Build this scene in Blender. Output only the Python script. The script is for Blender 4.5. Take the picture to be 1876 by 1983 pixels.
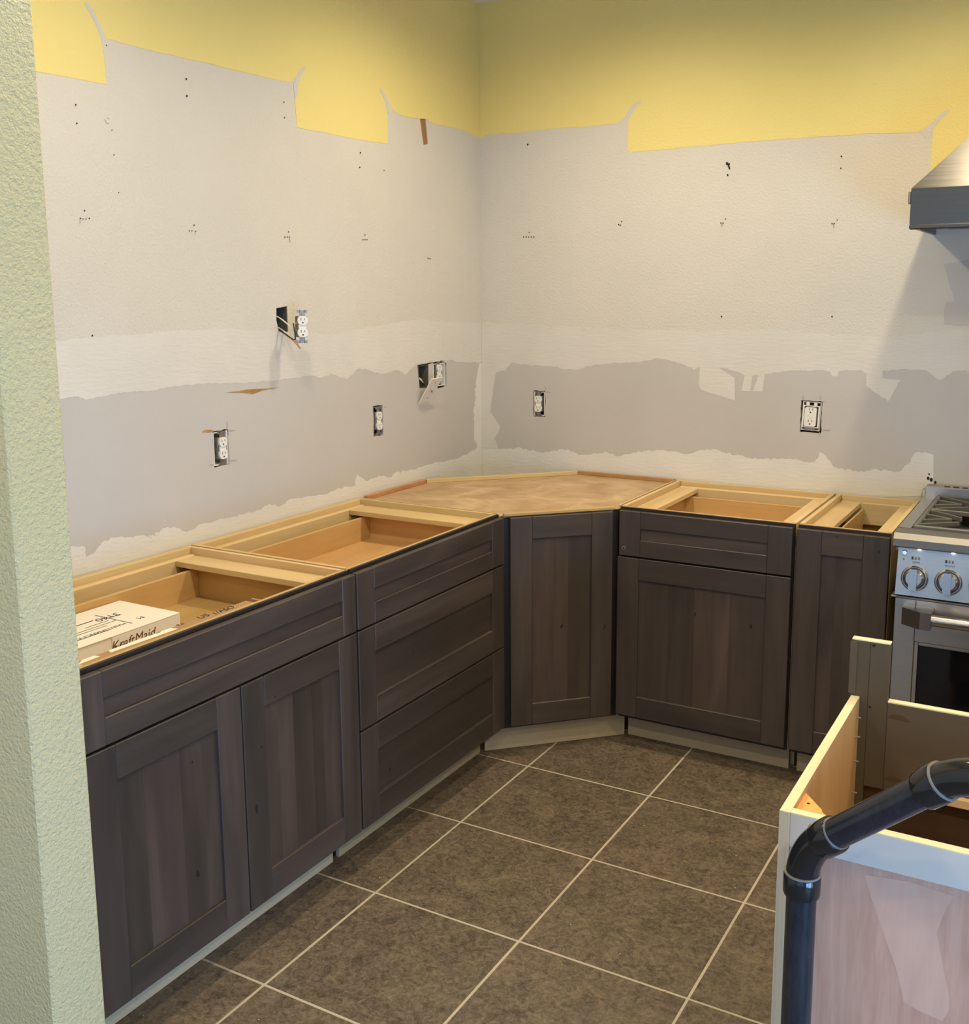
import bpy, bmesh, math, random
from mathutils import Vector, Matrix
from mathutils.geometry import delaunay_2d_cdt
random.seed(7)
scene = bpy.context.scene
COL = scene.collection
for o in list(bpy.data.objects):
    bpy.data.objects.remove(o)
R = math.radians
def lin(c):
    c /= 255.0
    return c / 12.92 if c <= .04045 else ((c + .055) / 1.055) ** 2.4
def rgb(r, g, b): return (lin(r), lin(g), lin(b), 1.0)

# ------------------------------------------------------------------ camera
IW, IH = 1876, 1983
CAM = Vector((2.3334, -3.9729, 1.6192))
YAW, PITCH, ROLL, FPX, PX, PY = -.5243, .1623, -.0068, 2034.8, 947.49, 900.21
_f = Vector((math.sin(YAW)*math.cos(PITCH), math.cos(YAW)*math.cos(PITCH), -math.sin(PITCH)))
_r0 = Vector((math.cos(YAW), -math.sin(YAW), 0)); _u0 = _r0.cross(_f)
_r = _r0*math.cos(ROLL) + _u0*math.sin(ROLL)
_u = -_r0*math.sin(ROLL) + _u0*math.cos(ROLL)
cd = bpy.data.cameras.new('camera')
cam = bpy.data.objects.new('camera', cd); COL.objects.link(cam)
M = Matrix(((_r.x, _u.x, -_f.x, CAM.x), (_r.y, _u.y, -_f.y, CAM.y), (_r.z, _u.z, -_f.z, CAM.z), (0, 0, 0, 1)))
cam.matrix_world = M
cd.sensor_fit = 'VERTICAL'; cd.sensor_height = 24.0
cd.lens = FPX / IH * 24.0
cd.shift_x = (IW/2 - PX) / IH
cd.shift_y = (PY - IH/2) / IH
cd.clip_start = .05
scene.camera = cam
def ray(px, py):
    return _r*((px-PX)/FPX) - _u*((py-PY)/FPX) + _f
def at(px, py, ax, v):
    """the point on the plane axis=v that a traced point of the photograph lies on"""
    d = ray(px, py); return CAM + d*((v-CAM[ax])/d[ax])

# ------------------------------------------------------------------ world, lamps, exposure
scene.view_settings.view_transform = 'Standard'
scene.view_settings.look = 'None'
scene.view_settings.gamma = 1.0
scene.view_settings.use_curve_mapping = False
scene.view_settings.exposure = 0.18
w = bpy.data.worlds.new('world'); scene.world = w; w.use_nodes = True
bg = w.node_tree.nodes['Background']
bg.inputs[0].default_value = (.42, .62, 1.0, 1); bg.inputs[1].default_value = .35
CEIL = 2.80
CAN_POWER = 62
CANS = [(.83, -.87), (.83, -2.3), (2.05, -.85), (2.05, -2.3), (3.3, -.95), (3.3, -2.3), (2.05, -3.75), (3.3, -3.75), (.6, -3.75), (2.05, -5.3)]  # the can on the partition's camera side is added to brighten that face
for (x, y) in CANS:
    ld = bpy.data.lights.new('can_light', 'SPOT')
    ld.energy = CAN_POWER*{(2.05, -2.3): .5, (2.05, -3.75): .6}.get((x, y), 1); ld.color = (1, .855, .595); ld.spot_size = R(168); ld.spot_blend = .75
    ld.shadow_soft_size = .045
    lo = bpy.data.objects.new('can_light', ld); COL.objects.link(lo)
    lo.location = (x, y, CEIL - .01)
def daylight(name, loc, rot, sx, sy, e):
    ld = bpy.data.lights.new(name, 'AREA'); ld.shape = 'RECTANGLE'; ld.size = sx; ld.size_y = sy
    ld.energy = e; ld.color = (.27, .54, 1.0)
    lo = bpy.data.objects.new(name, ld); COL.objects.link(lo); lo.location = loc; lo.rotation_euler = rot
REAR, SIDE = -6.6, 4.0
daylight('daylight_rear', (2.3, REAR-.06, 1.10), (R(90), 0, 0), 2.6, 2.1, 25)
daylight('daylight_side', (SIDE+.06, -4.0, .60), (0, R(90), 0), 1.0, 2.2, 135)

# ------------------------------------------------------------------ materials
def nodes(name):
    m = bpy.data.materials.new(name); m.use_nodes = True
    nt = m.node_tree; b = nt.nodes['Principled BSDF']
    return m, nt, b
def N(nt, kind, **kw):
    n = nt.nodes.new(kind)
    for k, v in kw.items():
        if k in n.inputs: n.inputs[k].default_value = v
        else: setattr(n, k, v)
    return n
def ramp(nt, fac, stops):
    r = nt.nodes.new('ShaderNodeValToRGB'); e = r.color_ramp.elements
    while len(e) < len(stops): e.new(.5)
    for el, (p, c) in zip(e, stops): el.position = p; el.color = c
    nt.links.new(fac, r.inputs[0]); return r.outputs[0]
def coords(nt, scale, kind='Object'):
    t = N(nt, 'ShaderNodeTexCoord'); mp = N(nt, 'ShaderNodeMapping')
    mp.inputs['Scale'].default_value = scale
    nt.links.new(t.outputs[kind], mp.inputs[0]); return mp.outputs[0]
def noise(nt, vec, scale, detail=4, rough=.55, dist=0):
    n = N(nt, 'ShaderNodeTexNoise', Scale=scale, Detail=detail, Roughness=rough, Distortion=dist)
    nt.links.new(vec, n.inputs['Vector']); return n.outputs['Fac']
def mix(nt, fac, a, b, mode='MIX'):
    n = N(nt, 'ShaderNodeMix', data_type='RGBA', blend_type=mode)
    for s, i in ((fac, 0), (a, 6), (b, 7)):
        if isinstance(s, (int, float, tuple)): n.inputs[i].default_value = s
        else: nt.links.new(s, n.inputs[i])
    return n.outputs[2]
def bump(nt, b, h, strength, dist):
    n = N(nt, 'ShaderNodeBump', Strength=strength, Distance=dist)
    nt.links.new(h, n.inputs['Height']); nt.links.new(n.outputs[0], b.inputs['Normal'])
def plain(name, c, rough=.5, metal=0, spec=.5):
    m, nt, b = nodes(name); b.inputs['Base Color'].default_value = c
    b.inputs['Roughness'].default_value = rough; b.inputs['Metallic'].default_value = metal
    b.inputs['Specular IOR Level'].default_value = spec
    return m
def paint(name, c, c2, bs, bscale=140, bdist=.002, rough=.75, stretch=(1, 1, 1), var=1.3):
    m, nt, b = nodes(name); v = coords(nt, (1, 1, 1))
    col = ramp(nt, noise(nt, v, var, 5, .6), [(.35, c), (.65, c2)])
    nt.links.new(col, b.inputs['Base Color']); b.inputs['Roughness'].default_value = rough
    b.inputs['Specular IOR Level'].default_value = .25
    v2 = coords(nt, stretch)
    bump(nt, b, noise(nt, v2, bscale, 3, .6), bs, bdist); return m
WALL_WHITE = paint('primer_white_texture', rgb(198, 190, 176), rgb(204, 196, 182), .8, 120, .003)
YELLOW = paint('yellow_wall_paint', rgb(220, 200, 124), rgb(223, 203, 129), .6, 120, .003)
BARE = paint('bare_drywall_paper', rgb(182, 175, 166), rgb(188, 181, 172), .06, 200, .001)
MUD = paint('joint_compound', rgb(201, 194, 182), rgb(208, 201, 189), .3, 22, .004, .8, (1, 1, 5), 3)
MUD2 = paint('paler_joint_compound', rgb(209, 203, 192), rgb(216, 210, 200), .3, 22, .004, .8, (1, 1, 5), 3)  # paler copy of the joint compound, for the bands below the bare paper
GREEN = paint('green_wall_paint', rgb(194, 183, 141), rgb(198, 187, 146), .9, 130, .007)
CEILM = paint('ceiling_white', rgb(222, 216, 200), rgb(230, 224, 210), .4, 120, .003)
CREAM = paint('cream_wall_paint', rgb(206, 198, 170), rgb(212, 204, 178), .3)
PAPER = paint('torn_brown_paper', rgb(150, 112, 62), rgb(178, 140, 88), .3, 90, .002, .9, (1, 1, 1), 40)
DARK = plain('dark_hole', (.012, .010, .008, 1), .9)
PENCIL = plain('pencil_line', rgb(150, 140, 126), .9)

def wood(name, axis, stops, s_long=2.2, s_cross=38, tint=.25, rough=.5, knots=0, spec=.4, fine=.35, cbump=.12, hue=.012):
    m, nt, b = nodes(name)
    sc = [s_cross]*3; sc['xyz'.index(axis)] = s_long
    t = N(nt, 'ShaderNodeTexCoord'); oi = N(nt, 'ShaderNodeObjectInfo')
    off = N(nt, 'ShaderNodeVectorMath', operation='ADD')
    mul = N(nt, 'ShaderNodeMath', operation='MULTIPLY'); mul.inputs[1].default_value = 13.7
    nt.links.new(oi.outputs['Random'], mul.inputs[0])
    nt.links.new(t.outputs['Object'], off.inputs[0]); nt.links.new(mul.outputs[0], off.inputs[1])
    mp = N(nt, 'ShaderNodeMapping'); mp.inputs['Scale'].default_value = sc
    nt.links.new(off.outputs[0], mp.inputs[0])
    g = noise(nt, mp.outputs[0], 1.0, 5, .6, .6)
    mp2 = N(nt, 'ShaderNodeMapping'); sc2 = [s_cross*.16]*3; sc2['xyz'.index(axis)] = s_long*.45
    mp2.inputs['Scale'].default_value = sc2; nt.links.new(off.outputs[0], mp2.inputs[0])
    g2 = noise(nt, mp2.outputs[0], 1.0, 3, .5, 1.2)
    f = N(nt, 'ShaderNodeMath', operation='MULTIPLY_ADD'); f.inputs[1].default_value = fine
    nt.links.new(g, f.inputs[0])
    f2 = N(nt, 'ShaderNodeMath', operation='MULTIPLY'); f2.inputs[1].default_value = 1-fine
    nt.links.new(g2, f2.inputs[0]); nt.links.new(f2.outputs[0], f.inputs[2])
    col = ramp(nt, f.outputs[0], stops)
    tr = N(nt, 'ShaderNodeMapRange'); tr.inputs[3].default_value = 1-tint; tr.inputs[4].default_value = 1+tint
    nt.links.new(oi.outputs['Random'], tr.inputs[0])
    hs = N(nt, 'ShaderNodeHueSaturation'); nt.links.new(tr.outputs[0], hs.inputs['Value']); nt.links.new(col, hs.inputs['Color'])
    hm = N(nt, 'ShaderNodeMath', operation='MULTIPLY_ADD'); hm.inputs[1].default_value = -hue; hm.inputs[2].default_value = .5+hue/2
    nt.links.new(oi.outputs['Random'], hm.inputs[0]); nt.links.new(hm.outputs[0], hs.inputs['Hue'])
    out = hs.outputs[0]
    if knots:
        mp3 = N(nt, 'ShaderNodeMapping'); sc3 = [5.5]*3; sc3['xyz'.index(axis)] = 3.2
        mp3.inputs['Scale'].default_value = sc3; nt.links.new(off.outputs[0], mp3.inputs[0])
        vo = N(nt, 'ShaderNodeTexVoronoi', Scale=1.0); nt.links.new(mp3.outputs[0], vo.inputs['Vector'])
        k = ramp(nt, vo.outputs['Distance'], [(.03, (1, 1, 1, 1)), (.09, (0, 0, 0, 1))])
        km = N(nt, 'ShaderNodeMath', operation='MULTIPLY'); km.inputs[1].default_value = knots
        nt.links.new(k, km.inputs[0])
        out = mix(nt, km.outputs[0], out, (.008, .005, .004, 1))
    nt.links.new(out, b.inputs['Base Color']); b.inputs['Roughness'].default_value = rough
    b.inputs['Specular IOR Level'].default_value = spec
    bump(nt, b, g, cbump, .001)
    return m
ST = [(.25, rgb(47, 40, 35)), (.5, rgb(65, 55, 48)), (.78, rgb(86, 73, 64))]
ST2 = [(.2, rgb(44, 36, 31)), (.5, rgb(64, 53, 45)), (.8, rgb(86, 72, 61))]
STAIN = {a: wood('slate_stained_wood_'+a, a, ST, tint=.12, rough=.42, spec=.4, hue=.012) for a in 'xyz'}
STAINP = {a: wood('slate_stained_panel_'+a, a, ST2, tint=.24, rough=.44, knots=0, spec=.45, hue=.02) for a in 'xz'}
FRAME = wood('slate_stained_frame', 'z', [(.2, rgb(24, 20, 19)), (.8, rgb(44, 38, 36))], tint=.1, rough=.5)
MP = [(.25, rgb(166, 126, 72)), (.5, rgb(188, 150, 96)), (.8, rgb(204, 172, 120))]
MAPLE = {a: wood('maple_box_wood_'+a, a, MP, tint=.10, rough=.42, s_cross=26) for a in 'xyz'}
RW = [(.25, rgb(184, 154, 106)), (.5, rgb(202, 174, 126)), (.8, rgb(216, 192, 148))]
RAW = {a: wood('raw_pale_wood_'+a, a, RW, tint=.07, rough=.6, s_cross=30) for a in 'xyz'}
DECK = wood('veneer_deck', 'x', [(.3, rgb(158, 126, 90)), (.5, rgb(178, 148, 112)), (.68, rgb(202, 174, 138))], tint=.02, s_long=14, s_cross=34, rough=.5)
REDRIM = wood('reddish_rim_wood', 'z', [(.25, rgb(160, 110, 66)), (.8, rgb(198, 152, 104))], tint=.08, s_cross=22, rough=.5)
TOE = {a: wood('toe_kick_plywood_'+a, a, [(.2, rgb(160, 140, 108)), (.8, rgb(196, 176, 142))], tint=.08, rough=.6, s_cross=14) for a in 'xz'}
PLYEDGE = wood('plywood_edge', 'y', [(.2, rgb(196, 176, 132)), (.8, rgb(240, 226, 190))], tint=.05, s_cross=120, rough=.7)
PLYEDGEZ = wood('plywood_edge_upright', 'z', [(.2, rgb(150, 138, 116)), (.8, rgb(226, 216, 190))], tint=.05, s_cross=160, rough=.7)
PLYEDGEX = wood('plywood_edge_lengthwise', 'x', [(.2, rgb(206, 186, 142)), (.8, rgb(240, 226, 190))], tint=.05, s_cross=120, rough=.7)
ISLIN = wood('plywood_inside', 'z', [(.2, rgb(170, 124, 78)), (.5, rgb(200, 156, 106)), (.8, rgb(222, 184, 136))], tint=.04, s_cross=16, rough=.6)
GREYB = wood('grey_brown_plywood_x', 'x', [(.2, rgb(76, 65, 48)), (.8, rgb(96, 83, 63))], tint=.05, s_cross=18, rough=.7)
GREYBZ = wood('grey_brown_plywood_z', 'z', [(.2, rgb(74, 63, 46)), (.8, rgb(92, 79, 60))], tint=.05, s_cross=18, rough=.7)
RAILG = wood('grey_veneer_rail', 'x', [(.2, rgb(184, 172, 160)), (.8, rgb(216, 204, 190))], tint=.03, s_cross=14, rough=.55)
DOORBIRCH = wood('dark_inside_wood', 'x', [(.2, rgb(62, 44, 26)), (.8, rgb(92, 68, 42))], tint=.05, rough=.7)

def pink_ply():
    m, nt, b = nodes('pinkish_sanded_plywood')
    v = coords(nt, (1, 1, .4)); d = noise(nt, v, 4.2, 2, .4, 1.6)
    pale = ramp(nt, d, [(.50, (0, 0, 0, 1)), (.56, (1, 1, 1, 1))])
    g = noise(nt, coords(nt, (70, 70, 6)), 1, 4, .6, .5)
    c1 = ramp(nt, g, [(.3, rgb(176, 134, 112)), (.7, rgb(196, 154, 132))])
    c2 = ramp(nt, g, [(.3, rgb(206, 176, 156)), (.7, rgb(218, 190, 172))])
    nt.links.new(mix(nt, pale, c1, c2), b.inputs['Base Color']); b.inputs['Roughness'].default_value = .55
    return m
PINK = pink_ply()
PINKPALE = wood('pale_sanded_plywood', 'z', [(.3, rgb(190, 150, 128)), (.7, rgb(204, 166, 144))], tint=.01, s_cross=60, s_long=6, rough=.55)

def tile_mat():
    m, nt, b = nodes('brown_slate_tile')
    t = N(nt, 'ShaderNodeTexCoord'); oi = N(nt, 'ShaderNodeObjectInfo')
    mul = N(nt, 'ShaderNodeMath', operation='MULTIPLY'); mul.inputs[1].default_value = 37.0
    nt.links.new(oi.outputs['Random'], mul.inputs[0])
    off = N(nt, 'ShaderNodeVectorMath', operation='ADD')
    nt.links.new(t.outputs['Object'], off.inputs[0]); nt.links.new(mul.outputs[0], off.inputs[1])
    a = noise(nt, off.outputs[0], 7.5, 8, .66, 1.4)
    col = ramp(nt, a, [(.3, rgb(52, 43, 34)), (.45, rgb(80, 67, 52)), (.58, rgb(104, 88, 68)), (.72, rgb(134, 116, 92))])
    f = noise(nt, off.outputs[0], 24, 6, .72, 2.0)
    fc = ramp(nt, f, [(.38, rgb(46, 37, 28)), (.62, rgb(134, 118, 98))])
    col = mix(nt, .5, col, fc)
    s = noise(nt, off.outputs[0], 110, 4, .7, 1.0)
    col = mix(nt, .3, col, ramp(nt, s, [(.4, rgb(50, 42, 34)), (.65, rgb(140, 124, 104))]))
    nt.links.new(col, b.inputs['Base Color'])
    b.inputs['Roughness'].default_value = .48; b.inputs['Specular IOR Level'].default_value = .4
    bump(nt, b, a, .25, .004); return m
TILE = tile_mat()
GROUT = paint('pale_grout', rgb(170, 156, 136), rgb(186, 172, 152), .4, 300, .001)

def steel(name, c, rough, axis='x', amp=.12):
    m, nt, b = nodes(name); b.inputs['Metallic'].default_value = 1
    sc = [260]*3; sc['xyz'.index(axis)] = 3
    g = noise(nt, coords(nt, tuple(sc)), 1, 3, .6)
    nt.links.new(ramp(nt, g, [(.2, tuple(v*(1-amp) for v in c[:3])+(1,)), (.8, c)]), b.inputs['Base Color'])
    rr = N(nt, 'ShaderNodeMapRange'); rr.inputs[3].default_value = rough*.8; rr.inputs[4].default_value = rough*1.25
    nt.links.new(g, rr.inputs[0]); nt.links.new(rr.outputs[0], b.inputs['Roughness'])
    bump(nt, b, g, .05, .0005); return m
STEEL = steel('brushed_stainless', (.56, .55, .53, 1), .36)
STEELD = steel('dull_stainless_edge', (.30, .285, .26, 1), .5)
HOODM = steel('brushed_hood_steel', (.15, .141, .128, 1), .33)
CHROME = plain('satin_nickel', (.46, .42, .385, 1), .28, 1)
IRON = plain('cast_iron_grate', (.10, .097, .085, 1), .42)
ENAMEL = plain('black_enamel', (.006, .006, .007, 1), .45, 0, .25)
OVENGLASS = plain('black_oven_glass', (.004, .004, .005, 1), .05)
GLOW = nodes('white_led')[0]
_b = GLOW.node_tree.nodes['Principled BSDF']; _b.inputs['Emission Color'].default_value = (.85, .9, 1, 1); _b.inputs['Emission Strength'].default_value = 45
PRINT = plain('dark_print', (.02, .02, .03, 1), .7)
def abs_mat():
    m, nt, b = nodes('black_abs_plastic')
    g = noise(nt, coords(nt, (8, 8, 8)), 1, 6, .65, .6)
    g2 = noise(nt, coords(nt, (60, 60, 14)), 1, 4, .6)
    f = N(nt, 'ShaderNodeMath', operation='MULTIPLY'); nt.links.new(g, f.inputs[0]); nt.links.new(g2, f.inputs[1])
    nt.links.new(ramp(nt, f.outputs[0], [(.12, (.006, .009, .019, 1)), (.6, (.036, .038, .042, 1))]), b.inputs['Base Color'])  # blue cast of reflected daylight is put into the black plastic's colour
    nt.links.new(ramp(nt, f.outputs[0], [(.12, (.17, .17, .17, 1)), (.6, (.36, .36, .36, 1))]), b.inputs['Roughness'])
    return m
ABS = abs_mat()
ABSG = plain('glossy_black_abs_fitting', (.010, .011, .013, 1), .10)
CEMENT = plain('cement_bead', (.20, .19, .18, 1), .2)
PLASTIC = plain('white_plastic', rgb(222, 216, 204), .35)
GREYPL = plain('grey_device_body', rgb(110, 104, 96), .5)
ZINC = plain('zinc_strap', (.34, .32, .30, 1), .55, 1)
BOXGREY = plain('box_inside_grey', rgb(84, 80, 66), .7)
BRASS = plain('brass_screw', (.6, .45, .2, 1), .3, 1)
COPPER = plain('copper_wire', (.7, .4, .2, 1), .35, 1)
WIREB = plain('black_wire', (.015, .013, .012, 1), .4)
WIREW = plain('white_wire', rgb(220, 212, 196), .4)
CARTON = paint('white_carton_board', rgb(226, 218, 206), rgb(232, 226, 214), .05)
KRAFT = paint('kraft_cardboard', rgb(156, 124, 90), rgb(170, 138, 102), .1, 60, .001, .8)
LABELM = plain('paper_label', rgb(234, 228, 210), .6)
INK = plain('black_ink', (.02, .018, .018, 1), .7)
BROWNINK = plain('brown_ink', rgb(92, 58, 40), .7)
ORANGE = plain('orange_plastic_gusset', rgb(222, 160, 84), .5)

# ------------------------------------------------------------------ builders
class MB:
    def __init__(s): s.v = []; s.f = []; s.smooth = False
    def add(s, vs, fs):
        n = len(s.v); s.v += [tuple(v) for v in vs]; s.f += [tuple(i+n for i in f) for f in fs]; return s
    def box(s, x0, x1, y0, y1, z0, z1, c=0.0):
        if x0 > x1: x0, x1 = x1, x0
        if y0 > y1: y0, y1 = y1, y0
        if z0 > z1: z0, z1 = z1, z0
        if c <= 0:
            return s.add([(x0, y0, z0), (x1, y0, z0), (x1, y1, z0), (x0, y1, z0), (x0, y0, z1), (x1, y0, z1), (x1, y1, z1), (x0, y1, z1)],
                         [(0, 3, 2, 1), (4, 5, 6, 7), (0, 1, 5, 4), (1, 2, 6, 5), (2, 3, 7, 6), (3, 0, 4, 7)])
        c = min(c, (x1-x0)*.4, (y1-y0)*.4, (z1-z0)*.4)
        bm = bmesh.new(); bmesh.ops.create_cube(bm, size=1)
        for v in bm.verts:
            v.co = Vector(((x0+x1)/2+v.co.x*(x1-x0), (y0+y1)/2+v.co.y*(y1-y0), (z0+z1)/2+v.co.z*(z1-z0)))
        bmesh.ops.bevel(bm, geom=bm.edges[:], offset=c, segments=1, affect='EDGES', profile=.5)
        s.frombm(bm); return s
    def frombm(s, bm):
        bm.verts.index_update()
        s.add([v.co[:] for v in bm.verts], [[v.index for v in f.verts] for f in bm.faces]); bm.free()
    def prism(s, pts, axis, a, b):
        """pts 2D polygon in the other two axes (cyclic order x,y,z without axis), extruded from a to b"""
        n = len(pts); i = 'xyz'.index(axis)
        def P(p, t):
            q = list(p); q.insert(i, t); return q
        vs = [P(p, a) for p in pts] + [P(p, b) for p in pts]
        fs = [tuple(range(n))[::-1], tuple(range(n, 2*n))] + [(k, (k+1) % n, n+(k+1) % n, n+k) for k in range(n)]
        bm = bmesh.new(); vv = [bm.verts.new(v) for v in vs]
        for f in fs: bm.faces.new([vv[k] for k in f])
        bmesh.ops.recalc_face_normals(bm, faces=bm.faces[:]); s.frombm(bm); return s
    def tube(s, pts, r, n=16, caps=True):
        pts = [Vector(p) for p in pts]; rs = r if isinstance(r, list) else [r]*len(pts)
        rings = []; ref = None
        for i, p in enumerate(pts):
            t = (pts[min(i+1, len(pts)-1)] - pts[max(i-1, 0)]).normalized()
            if ref is None: ref = t.orthogonal().normalized()
            ref = (ref - t*ref.dot(t)).normalized(); bi = t.cross(ref)
            rings.append([p + (ref*math.cos(2*math.pi*k/n) + bi*math.sin(2*math.pi*k/n))*rs[i] for k in range(n)])
        vs = [v for ring in rings for v in ring]; fs = []
        for i in range(len(pts)-1):
            for k in range(n):
                fs.append((i*n+k, i*n+(k+1) % n, (i+1)*n+(k+1) % n, (i+1)*n+k))
        if caps: fs += [tuple(range(n))[::-1], tuple(range((len(pts)-1)*n, len(pts)*n))]
        s.smooth = True; return s.add(vs, fs)
    def build(s, name, mat, parent=None, smooth=None):
        me = bpy.data.meshes.new(name); me.from_pydata(s.v, [], s.f); me.update()
        me.materials.append(mat)
        o = bpy.data.objects.new(name, me); COL.objects.link(o)
        if parent is not None: o.parent = parent
        if (s.smooth if smooth is None else smooth):
            me.polygons.foreach_set('use_smooth', [True]*len(me.polygons))
            try: me.set_sharp_from_angle(angle=R(38))
            except Exception: pass
        return o
def empty(name, loc=(0, 0, 0), rz=0):
    o = bpy.data.objects.new(name, None); COL.objects.link(o); o.location = loc; o.rotation_euler = (0, 0, rz); o.empty_display_size = .1; return o
def tag(o, label, cat, group=None):
    o['label'] = label; o['category'] = cat
    if group: o['group'] = group
    return o
def struct(o): o['kind'] = 'structure'; return o
def bx(name, mat, parent, x0, x1, y0, y1, z0, z1, c=0.0): return MB().box(x0, x1, y0, y1, z0, z1, c).build(name, mat, parent)
def text(name, body, size, mat, parent, loc, xdir, ydir, shear=0, ext=.0002, align='LEFT'):
    cu = bpy.data.curves.new(name, 'FONT'); cu.body = body; cu.size = size; cu.extrude = ext; cu.shear = shear; cu.align_x = align
    tmp = bpy.data.objects.new(name, cu); COL.objects.link(tmp)
    dg = bpy.context.evaluated_depsgraph_get(); me = bpy.data.meshes.new_from_object(tmp.evaluated_get(dg))
    bpy.data.objects.remove(tmp); me.materials.clear(); me.materials.append(mat)
    X = Vector(xdir).normalized(); Z = X.cross(Vector(ydir)).normalized(); Y = Z.cross(X); L = Vector(loc)
    me.transform(Matrix(((X.x, Y.x, Z.x, L.x), (X.y, Y.y, Z.y, L.y), (X.z, Y.z, Z.z, L.z), (0, 0, 0, 1))))
    o = bpy.data.objects.new(name, me); COL.objects.link(o); o.parent = parent; return o

# ------------------------------------------------------------------ walls: traced paint layers on true planes
def rough(pts, amp, step=7, closed=False):
    out = []; n = len(pts); rnd = random.Random(len(pts)*31+int(pts[0][0]))
    for i in range(n if closed else n-1):
        a = Vector(pts[i]); b = Vector(pts[(i+1) % n]); d = b-a; L = d.length
        k = max(1, int(L/step)); nn = Vector((-d.y, d.x))/max(L, 1e-6)
        for j in range(k):
            off = 0 if j == 0 else rnd.uniform(-amp, amp)
            out.append(tuple(a + d*(j/k) + nn*off))
    if not closed: out.append(tuple(pts[-1]))
    return out
def inside(p, poly):
    x, y = p; c = False; n = len(poly); j = n-1
    for i in range(n):
        xi, yi = poly[i]; xj, yj = poly[j]
        if (yi > y) != (yj > y) and x < (xj-xi)*(y-yi)/(yj-yi)+xi: c = not c
        j = i
    return c
def sheet(outer, holes, to3, depth):
    """polygon with holes, triangulated; to3(u,v,h) places it; skirts go from h=depth to h=0"""
    loops = [outer]+holes; vs = []; es = []
    for lp in loops:
        n0 = len(vs); vs += [Vector(p) for p in lp]; es += [(n0+i, n0+(i+1) % len(lp)) for i in range(len(lp))]
    ov, oe, of, *_ = delaunay_2d_cdt(vs, es, [], 0, 1e-7)
    mb = MB(); tri = []
    for f in of:
        c = sum((ov[i] for i in f), Vector((0, 0)))/len(f)
        if inside(c, outer) and not any(inside(c, h) for h in holes): tri.append(f)
    bm = bmesh.new(); top = [bm.verts.new(to3(v.x, v.y, depth)) for v in ov]
    for f in tri: bm.faces.new([top[i] for i in f])
    bmesh.ops.recalc_face_normals(bm, faces=bm.faces[:])
    be = [e for e in bm.edges if len(e.link_faces) == 1]
    low = {}
    idx = {v: k for k, v in enumerate(top)}
    def lo(v):
        if v not in low: q = ov[idx[v]]; low[v] = bm.verts.new(to3(q.x, q.y, 0.0))
        return low[v]
    for e in be:
        a, b = e.verts; bm.faces.new((a, b, lo(b), lo(a)))
    bmesh.ops.delete(bm, geom=[v for v in bm.verts if not v.link_faces], context='VERTS')
    bmesh.ops.recalc_face_normals(bm, faces=bm.faces[:])
    mb.frombm(bm); return mb
LW = lambda u, v, h: (h, u, v)          # left wall: u=y, v=z, h out of the wall
BW = lambda u, v, h: (u, -h, v)         # back wall: u=x, v=z
def lw(px): return [tuple(at(x, y, 0, 0).yz) for x, y in px]
def bw(px): return [(at(x, y, 1, 0).x, at(x, y, 1, 0).z) for x, y in px]
def rect(u, v, du, dv): return [(u-du, v-dv), (u+du, v-dv), (u+du, v+dv), (u-du, v+dv)]

def lc(px, py): p = at(px, py, 0, 0); return p.y, p.z
def bc(px, py): p = at(px, py, 1, 0); return p.x, p.z
O1 = lc(428, 868); O2 = lc(732, 815); O3 = lc(546, 621); O4a = lc(822, 729); O4b = lc(851, 725)
O5 = bc(1044, 782); O6 = bc(1570, 806)
HW, HH = .034, .056
def ragged(r, a=.003):
    return rough(r, a, .012, True)
def rough_m(r, a, step, seed):
    rnd = random.Random(seed); out = []
    for i in range(len(r)):
        p = Vector(r[i]); q = Vector(r[(i+1) % len(r)]); d = q-p; k = max(1, int(d.length/step)); nn = Vector((-d.y, d.x)).normalized()
        for j in range(k):
            out.append(tuple(p+d*(j/k)+nn*(rnd.uniform(-a, a) if j else 0)))
    return out
H1 = rough_m(rect(*O1, HW, HH), .002, .014, 1); H2 = rough_m(rect(*O2, .031, .058), .002, .014, 2)
h3 = lw([(535, 597), (556, 592), (558, 640), (556, 652), (541, 646), (535, 620)]); H3 = rough_m(h3, .001, .02, 3)
h4 = lw([(808, 707), (829, 703), (839, 702), (855, 697), (865, 705), (865, 748), (851, 752), (830, 752), (812, 752)])
H4 = rough_m(h4, .001, .02, 4)
H5 = rough_m(rect(O5[0], O5[1], .029, .056), .002, .014, 5); H6 = rough_m(rect(O6[0], O6[1]-.002, .039, .060), .002, .014, 6)
HS = lw([(812, 223), (824, 222), (829, 279), (820, 281)])      # slot in the wall high up
LHOLES = [H1, H2, H3, H4, HS]; BHOLES = [H5, H6]
LTOP = CEIL
wl = sheet([(-6.6, 0), (0.0, 0), (0.0, LTOP), (-6.6, LTOP)], LHOLES, lambda u, v, h: LW(u, v, h-.014), .014).build('wall_left', WALL_WHITE); struct(wl)
wb_ = sheet([(-.12, 0), (SIDE, 0), (SIDE, LTOP), (-.12, LTOP)], BHOLES, lambda u, v, h: BW(u, v, h-.014), .014).build('wall_back', WALL_WHITE); struct(wb_)
bx('dark_backing', DARK, wl, -.110, -.100, -6.6, 0, 0, LTOP); bx('dark_backing', DARK, wb_, -.1, SIDE, .100, .110, 0, LTOP)  # unseen black sheets added behind the walls to block sky through the gaps
def clip_holes(poly, holes): return [h for h in holes if inside(h[0], poly)]

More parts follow.
